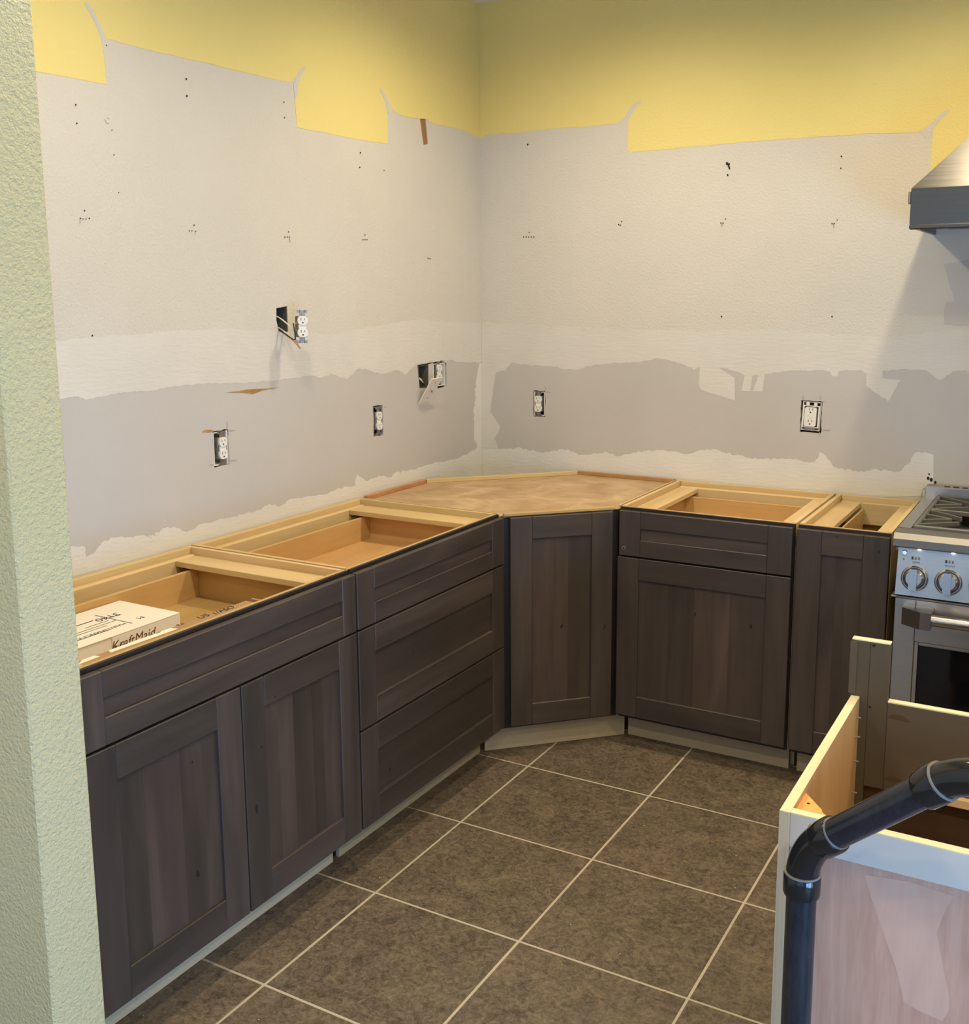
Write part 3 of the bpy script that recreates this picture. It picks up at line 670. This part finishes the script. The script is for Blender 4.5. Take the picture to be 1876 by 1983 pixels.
# ------------------------------------------------------------------ sockets
def receptacle_face(cz, h=.0):
    """rounded face with flattened top and bottom, in local (x right, z up), front at -y"""
    pts = []
    for k in range(24):
        a = 2*math.pi*k/24; x = .0172*math.cos(a); z = .0172*math.sin(a); z = max(-.0142, min(.0142, z)); pts.append((x, z+cz))
    return pts
def receptacle(parent, y0=0.0, tilt=0, ears=True):
    """duplex socket in local frame, front toward -y, strap plane at y0"""
    strap = MB(); strap.box(-.0095, .0095, y0-.0012, y0, -.0525, .0525)
    if ears:
        for sx in (-1, 1):
            for sz in (-1, 1):
                strap.box(sx*.006, sx*.0175, y0-.0012, y0, sz*.0445, sz*.0535)
    s = strap.build('mounting_strap', ZINC, parent)
    for sz in (-1, 1):
        MB().tube([(0, y0-.0035, sz*.0418), (0, y0-.001, sz*.0418)], .0032, 10).build('strap_screw', ZINC, s)
    b = MB().box(-.0165, .0165, y0+.0002, y0+.024, -.034, .034, .002).build('socket_body', GREYPL, parent)
    for sz in (-1, 1):
        MB().box(-.0195, -.0168, y0+.006, y0+.013, sz*.012-.004, sz*.012+.004).build('terminal_screw', BRASS, b)
    MB().box(-.0135, .0135, y0-.006, y0-.0013, -.0068, .0068, .001).build('socket_bridge', PLASTIC, parent)
    for cz in (.0195, -.0195):
        fc = MB().prism(receptacle_face(cz), 'y', y0-.0085, y0-.0013).build('socket_face', PLASTIC, parent)
        sl = MB(); yy = y0-.0088
        sl.box(-.0072, -.0052, yy, yy+.002, cz+.000, cz+.0085); sl.box(.0050, .0068, yy, yy+.002, cz+.001, cz+.0078)
        sl.prism([(.0026*math.cos(k*math.pi/5), cz-.0072+.0028*math.sin(k*math.pi/5)) for k in range(10)], 'y', yy, yy+.002)
        sl.build('slots', DARK, fc)
def gang_box(parent, x0, x1, z0, z1, d=.062, rim=PLASTIC, mat=BOXGREY, t=.003, y0=.0):
    b = bx('wall_box', mat, parent, x0, x1, y0+d, y0+d+t, z0, z1)
    bx('box_wall', rim, b, x0, x0+t, y0, y0+d, z0, z1); bx('box_wall', rim, b, x1-t, x1, y0, y0+d, z0, z1)
    bx('box_wall', rim, b, x0+t, x1-t, y0, y0+d, z0, z0+t); bx('box_wall', rim, b, x0+t, x1-t, y0, y0+d, z1-t, z1)
    return b
def socket(center, wall, label, dx=0.0, y0=.003, hw=HW, hh=HH, rim=PLASTIC):
    if wall == 'L': e = empty('wall_socket', (0, center[0], center[1]), R(90))
    else: e = empty('wall_socket', (center[0], 0, center[1]))
    tag(e, label, 'socket', 'open wall sockets without cover plates')
    gang_box(e, -hw+.004, hw-.004, -hh+.004, hh-.004, rim=rim, y0=.002)
    sub = empty('t')
    n0 = set(bpy.data.objects)
    receptacle(e, y0)
    for o in set(bpy.data.objects)-n0:
        if o.parent is e and dx: o.location.x = dx
    bpy.data.objects.remove(sub)
    return e
socket(O1, 'L', 'duplex wall socket without cover, nearest the green partition, torn brown paper at its top', .006)
socket(O2, 'L', 'uncovered duplex wall socket on the left wall, just left of the hanging plate', .004, hw=.031, hh=.058, rim=GREYPL)
socket(O5, 'B', 'duplex wall socket without cover on the back wall, the one nearer the room corner', -.004, hw=.029)
# ground-fault socket on the back wall
g = tag(empty('safety_socket', (O6[0], 0, O6[1])), 'white rectangular ground-fault socket in a white frame on the back wall near the range', 'socket', 'open wall sockets without cover plates')
g.rotation_euler = (0, R(2.5), 0)
gang_box(g, -.034, .034, -.054, .054, y0=.004, mat=BOXGREY)
for (x0, x1, z0, z1) in [(-.031, -.0255, -.043, .040), (.0255, .031, -.043, .040), (-.0255, .0255, .0365, .040), (-.0255, .0255, -.043, -.0395)]:
    bx('white_frame', PLASTIC, g, x0, x1, -.003, .003, z0, z1, .0006)
bx('mounting_tab', PLASTIC, g, -.020, -.008, -.002, .001, .041, .051, .0005); bx('mounting_tab', PLASTIC, g, .008, .020, -.002, .001, .041, .051, .0005)
bx('mounting_tab', ZINC, g, -.020, .018, -.002, .001, -.055, -.044, .0005)
fcp = [(-.0165, -.036), (.0165, -.036), (.0215, -.031), (.0215, .031), (.0165, .036), (-.0165, .036), (-.0215, .031), (-.0215, -.031)]
f = MB().prism([(a-.001, b-.002) for a, b in fcp], 'y', -.008, .004).build('socket_face', PLASTIC, g)
sl = MB()
for cz in (.022, -.022):
    sl.box(-.0072, -.0052, -.0083, -.006, cz, cz+.009); sl.box(.0050, .0070, -.0083, -.006, cz+.001, cz+.009)
    sl.prism([(.0028*math.cos(k*math.pi/5)-.001, cz-.0065+.003*math.sin(k*math.pi/5)) for k in range(10)], 'y', -.0083, -.006)
sl.build('slots', DARK, f)
bx('test_button', PLASTIC, f, -.005, .006, -.0092, -.0078, -.006, .006, .0006); bx('indicator', GREYPL, f, -.0095, -.008, -.0086, -.0078, .001, .005)
# socket dangling on its wires
pd3 = Vector((.088, -1.298, 1.515))
dg_ = tag(empty('dangling_socket', (0, 0, 0)), 'duplex socket pulled out and dangling on wires from the open box in the left wall', 'socket', 'open wall sockets without cover plates')
y0_, y1_ = min(p[0] for p in h3), max(p[0] for p in h3); z0_, z1_ = min(p[1] for p in h3), max(p[1] for p in h3)
bb = bx('wall_box', BOXGREY, dg_, -.075, -.072, y0_, y1_, z0_, z1_)
bx('box_wall', BOXGREY, bb, -.072, -.002, y0_, y0_+.003, z0_, z1_); bx('box_wall', BOXGREY, bb, -.072, -.002, y1_-.003, y1_, z0_, z1_)
bx('box_wall', BOXGREY, bb, -.072, -.002, y0_+.003, y1_-.003, z0_, z0_+.003); bx('box_wall', ZINC, bb, -.072, -.002, y0_+.003, y1_-.003, z1_-.004, z1_)
n0 = set(bpy.data.objects)
sub = empty('socket_unit'); sub.parent = dg_; sub.location = pd3; sub.rotation_euler = (R(-2), R(2), R(58))
receptacle(sub, 0)
def bez(p0, p1, p2, p3, n=14):
    p0, p1, p2, p3 = map(Vector, (p0, p1, p2, p3)); out = []
    for k in range(n+1):
        t = k/n; out.append(p0*(1-t)**3+p1*3*t*(1-t)**2+p2*3*t*t*(1-t)+p3*t**3)
    return out
ym, zm = (y0_+y1_)/2, (z0_+z1_)/2
back = pd3+Vector((-.024, -.004, 0))
for nm, mt, r, pts in [
    ('black_wire', WIREB, .0022, bez((-.06, ym-.010, zm-.015), (.07, ym-.030, zm-.030), (.085, ym-.02, zm-.11), back+Vector((.004, -.016, .012)))),
    ('white_wire', WIREW, .0022, bez((-.06, ym-.015, zm+.030), (.03, ym-.02, zm+.020), (.05, ym, zm-.04), back+Vector((.004, -.014, -.010)))),
    ('copper_wire', COPPER, .0014, bez((-.06, ym+.005, zm-.020), (.07, ym-.010, zm-.040), (.10, ym+.0, zm-.14), back+Vector((.004, -.012, -.034)))),
    ('white_wire', WIREW, .0022, bez((-.06, ym+.010, zm-.010), (.05, ym-.010, zm-.030), (.07, ym+.01, zm-.11), back+Vector((.004, -.016, -.022))))]:
    MB().tube(pts, r, 8).build(nm, mt, dg_)
# double opening: an empty box, a socket and a cover plate hanging in front
ya = [p[0] for p in h4]; za = [p[1] for p in h4]
e4 = tag(empty('double_wall_box', (0, 0, 0)), 'torn double wall opening with an empty box and a socket behind the hanging cover plate', 'socket', 'open wall sockets without cover plates')
yl0, yl1 = lc(810, 730)[0], lc(829, 730)[0]; yr0, yr1 = lc(839, 725)[0], lc(864, 725)[0]
zt4, zb4 = lc(820, 707)[1], lc(820, 752)[1]
for (u0, u1, rim) in ((yl0, yl1, BOXGREY), (yr0, yr1-.012, PLASTIC)):
    b4 = bx('wall_box', BOXGREY, e4, -.07, -.067, u0, u1, zb4, zt4)
    bx('box_wall', rim, b4, -.067, .0, u0, u0+.004, zb4, zt4); bx('box_wall', rim, b4, -.067, .0, u1-.003, u1, zb4, zt4)
    bx('box_wall', rim, b4, -.067, .0, u0+.004, u1-.003, zb4, zb4+.003); bx('box_wall', rim, b4, -.067, -.003, u0+.004, u1-.003, zt4-.003, zt4)
sheet(lw([(829.5, 705), (839, 703), (839, 752), (829.5, 752)]), [], lambda u, v, h: LW(u, v, h-.001), .0012).build('drywall_strip', BARE, e4)
n0 = set(bpy.data.objects)
receptacle(e4, .003)
for o in set(bpy.data.objects)-n0:
    if o.parent is e4: o.location = (0, (yr0+yr1)/2-.008, (zt4+zb4)/2+.008); o.rotation_euler = (0, 0, R(90))
for k in range(3):
    MB().tube(bez((-.06, yl0+.02+k*.012, zt4-.03), (-.02, yl0+.02, zm4 if False else (zt4+zb4)/2), (-.01, yl0+.03+k*.01, zb4+.03), (-.012, yl1-.015-k*.006, zb4+.012+.01*k)), .0022, 8).build('loose_wire', [WIREB, WIREW, COPPER][k], e4)
bl = at(810, 781, 0, .006); br = at(832, 776.5, 0, .006)
def atY(px, py, y): return at(px, py, 1, y)
tl = atY(835, 733.5, bl.y); tr = atY(855, 729.8, br.y)
pl = tag(empty('cover_plate', (0, 0, 0)), 'white blank cover plate hanging askew in front of the double wall opening', 'cover plate')
nrm = (tl-bl).cross(br-bl).normalized()
if nrm.x < 0: nrm = -nrm
vs = [bl, br, tr, tl]; mbp = MB()
mbp.add([v[:] for v in vs]+[(v+nrm*.004)[:] for v in vs], [(0, 1, 2, 3), (7, 6, 5, 4), (0, 4, 5, 1), (1, 5, 6, 2), (2, 6, 7, 3), (3, 7, 4, 0)])
bmx = bmesh.new(); vv = [bmx.verts.new(v) for v in mbp.v]; [bmx.faces.new([vv[i] for i in f]) for f in mbp.f]; bmesh.ops.recalc_face_normals(bmx, faces=bmx.faces[:])
mbp = MB(); mbp.frombm(bmx); mbp.build('plate', PLASTIC, pl)
ctr = (bl+br+tl+tr)/4
MB().tube([ctr+nrm*.003, ctr+nrm*.012], .004, 10).build('screw', ZINC, pl)
for t in (.2, .82):
    q = (bl+br)/2*(1-t)+(tl+tr)/2*t; MB().tube([q+nrm*.003, q+nrm*.0055], .0025, 8).build('screw', GREYPL, pl)

# ------------------------------------------------------------------ range cooker
RX0, RX1 = 1.842, 2.756
rg = tag(empty('range_cooker', (RX0, 0, 0)), 'stainless steel range cooker with black grates, round knobs and oven door', 'cooker')
W_ = RX1-RX0
bx('body', STEELD, rg, .012, W_-.012, -.645, -.02, .09, .836)
bx('cooktop_well', ENAMEL, rg, .040, W_-.040, -.632, -.072, .8365, .850)
for x0, x1 in ((0, .038), (W_-.038, W_)): bx('side_trim', STEEL, rg, x0, x1, -.640, -.030, .8365, .905, .002)
bt = bx('rear_trim', STEEL, rg, 0, W_, -.074, -.012, .8365, .940, .003)
for k in range(28):
    bx('vent_slot', DARK, bt, .060+k*.029, .078+k*.029, -.060, -.040, .9395, .9405)
MB().prism([(-.640, .905), (-.690, .900), (-.705, .884), (-.705, .862), (-.690, .855), (-.6455, .855), (-.6455, .8365), (-.633, .8365), (-.633, .905)], 'x', 0.0, W_).build('front_ledge', STEELD, rg)
MB().prism([(-.646, .712), (-.700, .712), (-.676, .8545), (-.646, .8545)], 'x', .012, W_-.012).build('control_panel', STEEL, rg)
# grates
def grate(x0, x1, y0, y1):
    g = bx('grate', IRON, rg, x0, x1, y0, y0+.014, .886, .914, .003); z0, z1 = .900, .916
    m = MB(); m.box(x0, x1, y1-.014, y1, .886, .914, .003).build('grate_bar', IRON, g)
    for xx in (x0, x1-.014): MB().box(xx, xx+.014, y0+.0142, y1-.0142, .886, .914, .003).build('grate_bar', IRON, g)
    def bar(p, q, wd=.0065):
        p = Vector((*p, 0)); q = Vector((*q, 0)); L = (q-p).length
        o = MB().box(0, L, -wd/2, wd/2, z0, z1, .002).build('grate_bar', IRON, g); o.location = (p.x, p.y, 0); o.rotation_euler = (0, 0, math.atan2(q.y-p.y, q.x-p.x))
    ym = (y0+y1)/2; bar((x0+.014, ym), (x1-.014, ym), .009)
    for (a, b) in ((y0+.014, ym), (ym, y1-.014)):
        c = (a+b)/2; xm = (x0+x1)/2
        bar((x0+.014, c-.045), (xm-.045, c)); bar((x0+.014, c+.045), (xm-.045, c)); bar((x1-.014, c-.045), (xm+.045, c)); bar((x1-.014, c+.045), (xm+.045, c))
        bar((x0+.014, a+.012), (xm-.02, c-.035)); bar((x1-.014, a+.012), (xm+.02, c-.035)); bar((x0+.014, b-.012), (xm-.02, c+.035)); bar((x1-.014, b-.012), (xm+.02, c+.035))
    for c in ((y0+ym)/2, (y1+ym)/2):
        MB().tube([((x0+x1)/2, c, .8505), ((x0+x1)/2, c, .880), ((x0+x1)/2, c, .886)], [.045, .043, .036], 24).build('burner_cap', ENAMEL, rg)
gw = (W_-.084)/3
for k in range(3): grate(.042+k*gw+.001, .042+(k+1)*gw-.001, -.628, -.078)
# knobs, their lamps and markings on the tilted panel
TLT = math.atan2(.024, .1425)
def onp(o, x, z):
    o.location = (x, -.700+(z-.712)/.1425*.024, z); o.rotation_euler = (-TLT, 0, 0); return o
for k in range(6):
    kx = .065+k*.0935+(.155 if k > 2 else 0)
    kb_ = onp(MB().tube([(0, 0, 0), (0, -.010, 0), (0, -.016, 0)], [.0385, .0385, .034], 32).build('knob', CHROME, rg), kx, .766)
    MB().tube([(0, -.0161, 0), (0, -.0165, 0), (0, -.017, 0)], [.0325, .0325, .031], 32).build('knob_ring', PRINT, kb_)
    MB().tube([(0, -.017, 0), (0, -.026, 0), (0, -.034, 0)], [.029, .028, .022], 28).build('knob_dial', CHROME, kb_)
    MB().prism([(-.011, -.034), (.011, -.034), (.010, .028), (-.010, .028)], 'y', -.048, -.020).build('knob_grip', CHROME, kb_)
    bx('knob_mark', PRINT, kb_, -.010, .010, -.0168, -.0150, .0335, .0365)
    onp(bx('panel_lamp', GLOW, rg, -.003, .003, -.0045, -.0008, -.0022, .0008), kx+.006, .8525)
    ll = bpy.data.lights.new('panel_lamp_light', 'SPOT'); ll.energy = .012; ll.color = (.75, .85, 1); ll.spot_size = R(80); ll.spot_blend = .8; ll.shadow_soft_size = .002
    lo_ = bpy.data.objects.new('panel_lamp_light', ll); COL.objects.link(lo_); lo_.parent = rg; lo_.location = (kx+.006, -.689, .849); lo_.rotation_euler = (R(8), 0, 0)
    for q in range(3): onp(bx('printed_icon', PRINT if q == 0 else GREYPL, rg, -.014+q*.009, -.008+q*.009, -.0004, .0002, -.0045, .0045), kx, .8245)
    onp(text('lettering', ('REAR', 'FRONT')[k % 2], .009, PRINT, rg, (0, -.0003, 0), (1, 0, 0), (0, 0, 1), 0, .0002, 'CENTER'), kx, .8095)
onp(MB().tube([(0, 0, 0), (0, -.005, 0), (0, -.007, 0)], [.0085, .0085, .006], 16).build('round_button', plain('mirror_button', (.9, .9, .92, 1), .05, 1), rg), .031, .838)
onp(MB().tube([(0, 0, 0), (0, -.0003, 0)], .003, 10).build('printed_icon', GREYPL, rg), .029, .818)
# oven door
od = bx('oven_door', STEEL, rg, .012, .072, -.690, -.650, .155, .700, .002)
bx('door_rail', STEEL, od, .0725, W_-.0725, -.690, -.650, .568, .700, .002); bx('door_rail', STEEL, od, .0725, W_-.0725, -.690, -.650, .155, .26, .002)
bx('door_stile', STEEL, od, W_-.072, W_-.012, -.690, -.650, .155, .700, .002)
bx('glass', OVENGLASS, od, .073, W_-.073, -.672, -.660, .261, .567)
for (x0, x1, z0, z1) in ((.0725, .084, .26, .568), (W_-.084, W_-.0725, .26, .568), (.084, W_-.084, .556, .568), (.084, W_-.084, .26, .272)):
    bx('window_trim', STEEL, od, x0, x1, -.684, -.673, z0, z1, .002)
bx('top_lip', STEELD, od, .0, W_, -.694, -.65, .7005, .706, .001)
for sx, x0 in ((1, .040), (-1, W_-.040)):
    MB().prism([(x0, .690), (x0+sx*.002, .690), (x0+sx*.075, .725), (x0+sx*.075, .770), (x0+sx*.030, .770), (x0, .735)] if False else [(x0, -.6905), (x0+sx*.085, -.6905), (x0+sx*.085, -.766), (x0+sx*.055, -.768), (x0, -.735)], 'z', .632, .684).build('handle_bracket', CHROME, od)
MB().tube([(.125, -.742, .657), (W_-.125, -.742, .657)], .0165, 24).build('handle', CHROME, od)
bx('lower_drawer', STEEL, rg, .012, W_-.012, -.688, -.650, .095, .150, .002)
for x in (.06, W_-.06):
    for y in (-.58, -.10): MB().tube([(x, y, 0.001), (x, y, .09)], .02, 14).build('foot', STEELD, rg)

# ------------------------------------------------------------------ hood
HX0, HX1 = 1.806, 2.770; hy = -.50; hz0, hz1 = 1.806, 1.922
hd = tag(empty('range_hood', (0, 0, 0)), 'brushed steel pyramid range hood on the wall above the cooker', 'range hood')
m = MB()
for (x0, x1, y0, y1) in ((HX0, HX1, hy, hy+.012), (HX0, HX0+.012, hy+.012, -.001), (HX1-.012, HX1, hy+.012, -.001)):
    m.box(x0, x1, y0, y1, hz0, hz1)
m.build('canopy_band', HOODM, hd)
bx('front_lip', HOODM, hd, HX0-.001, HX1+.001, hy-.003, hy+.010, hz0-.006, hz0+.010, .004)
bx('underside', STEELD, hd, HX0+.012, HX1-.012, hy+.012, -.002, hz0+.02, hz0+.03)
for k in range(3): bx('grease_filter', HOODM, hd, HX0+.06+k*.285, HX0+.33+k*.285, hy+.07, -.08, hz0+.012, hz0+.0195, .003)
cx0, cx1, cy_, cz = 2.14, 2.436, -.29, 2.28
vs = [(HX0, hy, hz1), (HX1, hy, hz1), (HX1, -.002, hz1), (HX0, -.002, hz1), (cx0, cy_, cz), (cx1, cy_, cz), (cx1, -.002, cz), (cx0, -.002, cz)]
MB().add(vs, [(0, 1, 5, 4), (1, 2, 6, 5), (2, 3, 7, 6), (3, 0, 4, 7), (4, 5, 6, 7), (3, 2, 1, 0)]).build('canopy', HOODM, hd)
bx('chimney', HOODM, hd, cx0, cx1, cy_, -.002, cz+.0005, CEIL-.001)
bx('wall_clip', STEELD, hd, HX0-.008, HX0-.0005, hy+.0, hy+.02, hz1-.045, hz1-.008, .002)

# ------------------------------------------------------------------ island sink base, open at the top
IY0, IY1 = -2.290, -1.702; IX0, IX1 = 1.924, 2.80; IZ = .752
isl = tag(empty('island_cabinet', (IX0, IY0, 0)), 'unfinished plywood island base with open top, its back to the camera, behind the black pipe', 'cabinet')
Wi = IX1-IX0; Di = IY1-IY0
sp = bx('side_panel', ISLIN, isl, .0, .0175, .0, Di, .0015, IZ-.0015)
bx('edge_band', PLYEDGE, sp, -.0002, .0177, .0, Di, IZ-.0014, IZ, .0006)
bx('edge_band', PLYEDGEZ, sp, -.0002, .0177, -.0025, -.0002, .0015, IZ)
bx('side_panel', ISLIN, isl, Wi-.0175, Wi, .0, Di, .0015, IZ)
rl = bx('back_top_rail', RAILG, isl, .018, Wi-.018, .0, .018, .690, IZ-.003)
bx('edge_band', PLYEDGEX, rl, .018, Wi-.018, .0, .018, IZ-.0029, IZ-.0005)
bx('back_panel', PINK, isl, .018, Wi-.018, .004, .0175, .0015, .6895)
def ipatch(px, mat, h):
    q = [at(1480+x/3.72, 1450+y/3.72, 1, IY0+.004) for x, y in px]
    MB().prism([(p.x-IX0, p.z) for p in q], 'y', .004-h, .0042).build('sanded_patch', mat, isl)
ipatch([(720, 905), (770, 1080), (830, 1250), (880, 1400), (940, 1560), (980, 1720), (1000, 1820), (1100, 1880), (1280, 1960), (1330, 1880), (1330, 1780), (1290, 1600), (1260, 1430), (1240, 1330), (1262, 1260), (1310, 1150), (1360, 1060), (1040, 955)], PINKPALE, .0004)
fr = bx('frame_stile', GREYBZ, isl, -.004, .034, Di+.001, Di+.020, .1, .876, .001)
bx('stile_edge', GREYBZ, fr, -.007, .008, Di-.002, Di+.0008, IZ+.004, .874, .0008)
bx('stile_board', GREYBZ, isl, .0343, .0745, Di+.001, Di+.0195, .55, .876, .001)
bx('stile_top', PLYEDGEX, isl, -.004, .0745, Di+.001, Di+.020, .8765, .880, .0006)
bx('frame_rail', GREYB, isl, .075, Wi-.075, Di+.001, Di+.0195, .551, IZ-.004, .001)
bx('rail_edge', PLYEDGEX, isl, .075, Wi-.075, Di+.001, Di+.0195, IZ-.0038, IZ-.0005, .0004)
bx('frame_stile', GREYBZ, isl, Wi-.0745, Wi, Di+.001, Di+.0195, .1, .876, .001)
bx('lit_rail_lip', RAW['x'], isl, .12, Wi-.05, Di-.016, Di-.0005, .553, .572, .001)  # pale wood puts the light on the rail's bottom lip into its colour
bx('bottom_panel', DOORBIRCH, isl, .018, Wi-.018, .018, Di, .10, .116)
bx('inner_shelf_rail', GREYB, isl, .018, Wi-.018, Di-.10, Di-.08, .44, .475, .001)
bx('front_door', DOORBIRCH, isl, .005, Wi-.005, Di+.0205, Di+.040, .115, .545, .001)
for px, py in ((1740, 1388), (1733, 1508)):
    p = at(px, py, 1, IY1); x = p.x-IX0
    MB().prism([(x-.022, p.z-.004), (x+.024, p.z-.007), (x+.014, p.z+.001), (x, p.z+.004), (x-.014, p.z+.003)], 'y', Di-.0002, Di+.002).build('pocket_groove', DOORBIRCH, isl)
for px, py, r in ((1692, 1250, .0035), (1684, 1369, .0028)):
    p = at(px, py, 1, IY1); MB().tube([(p.x-IX0, Di-.0002, p.z), (p.x-IX0, Di+.003, p.z)], r, 10).build('screw_hole', DARK, isl)
for px, py in ((1659, 1390), (1657, 1427), (1653, 1474), (1650, 1535)):
    p = at(px, py, 1, IY1-.03); x = .0175
    MB().tube([(x-.004, Di-.028, p.z), (x+.010, Di-.028, p.z)], .0022, 8).build('staple', ZINC, isl)
gz = .738
gp_ = [at(px, py, 2, gz) for px, py in ((1531, 1566), (1543, 1533), (1549, 1538), (1561, 1536), (1591, 1568), (1592, 1573), (1600, 1580))]
MB().prism([(p.x-IX0, p.y-IY0) for p in gp_], 'z', gz-.004, gz).build('corner_gusset', ORANGE, isl)
p = at(1565, 1556, 2, gz); MB().tube([(p.x-IX0, p.y-IY0, gz-.001), (p.x-IX0, p.y-IY0, gz+.0003)], .003, 10).build('screw_hole', DARK, isl)

# ------------------------------------------------------------------ black drain pipe
pp = tag(empty('drain_pipe', (1.978, -2.346, 0)), 'black plastic drain pipe rising in front of the plywood island and bending right', 'pipe')
r0 = .0243; rh = .0298
Dg = Vector((.686, -.281, .671)).normalized()
P0 = Vector((0, 0, .722)); bend = .060
def arc(c, d0, d1, b, n=10):
    return bez(c-d0*b, c-d0*b*.45, c+d1*b*.45, c+d1*b, n)
UP = Vector((0, 0, 1)); HZ = Vector((Dg.x, Dg.y, 0)).normalized()
P1 = P0+Dg*.346
MB().tube([(0, 0, .001), (0, 0, P0.z-.055)], r0, 28).build('upright_pipe', ABS, pp)
e1 = MB().tube(arc(P0, UP, Dg, .045), r0*1.10, 28).build('elbow', ABSG, pp)
MB().tube([P0-UP*.078, P0-UP*.074, P0-UP*.045, P0-UP*.041], [rh*.96, rh, rh, rh*.93], 28).build('hub', ABSG, e1)
MB().tube([P0+Dg*.041, P0+Dg*.045, P0+Dg*.074, P0+Dg*.078], [rh*.93, rh, rh, rh*.96], 28).build('hub', ABSG, e1)
MB().tube([P0-UP*.0415, P0-UP*.0385], rh*.985, 28).build('cement_bead', CEMENT, e1)
MB().tube([P0+Dg*.078, P0+Dg*.081], r0*1.06, 28).build('cement_bead', CEMENT, e1)
MB().tube([P0+Dg*.06, P1-Dg*.055], r0, 28).build('sloping_pipe', ABS, pp)
e2 = MB().tube(arc(P1, Dg, HZ, .045), r0*1.10, 28).build('elbow', ABSG, pp)
MB().tube([P1-Dg*.078, P1-Dg*.074, P1-Dg*.045, P1-Dg*.041], [rh*.96, rh, rh, rh*.93], 28).build('hub', ABSG, e2)
MB().tube([P1-Dg*.0415, P1-Dg*.0385], rh*.99, 28).build('cement_bead', CEMENT, e2)
MB().tube([P1+HZ*.041, P1+HZ*.045, P1+HZ*.074, P1+HZ*.078], [rh*.93, rh, rh, rh*.96], 28).build('hub', ABSG, e2)
MB().tube([P1+HZ*.06, P1+HZ*.30], r0, 28).build('level_pipe', ABS, pp)
P2 = P1+HZ*.34
e3 = MB().tube(arc(P2, HZ, -UP, .05), r0*1.10, 28).build('elbow', ABSG, pp)
MB().tube([P2-UP*.045, (P2.x, P2.y, .001)], r0, 28).build('upright_pipe', ABS, pp)
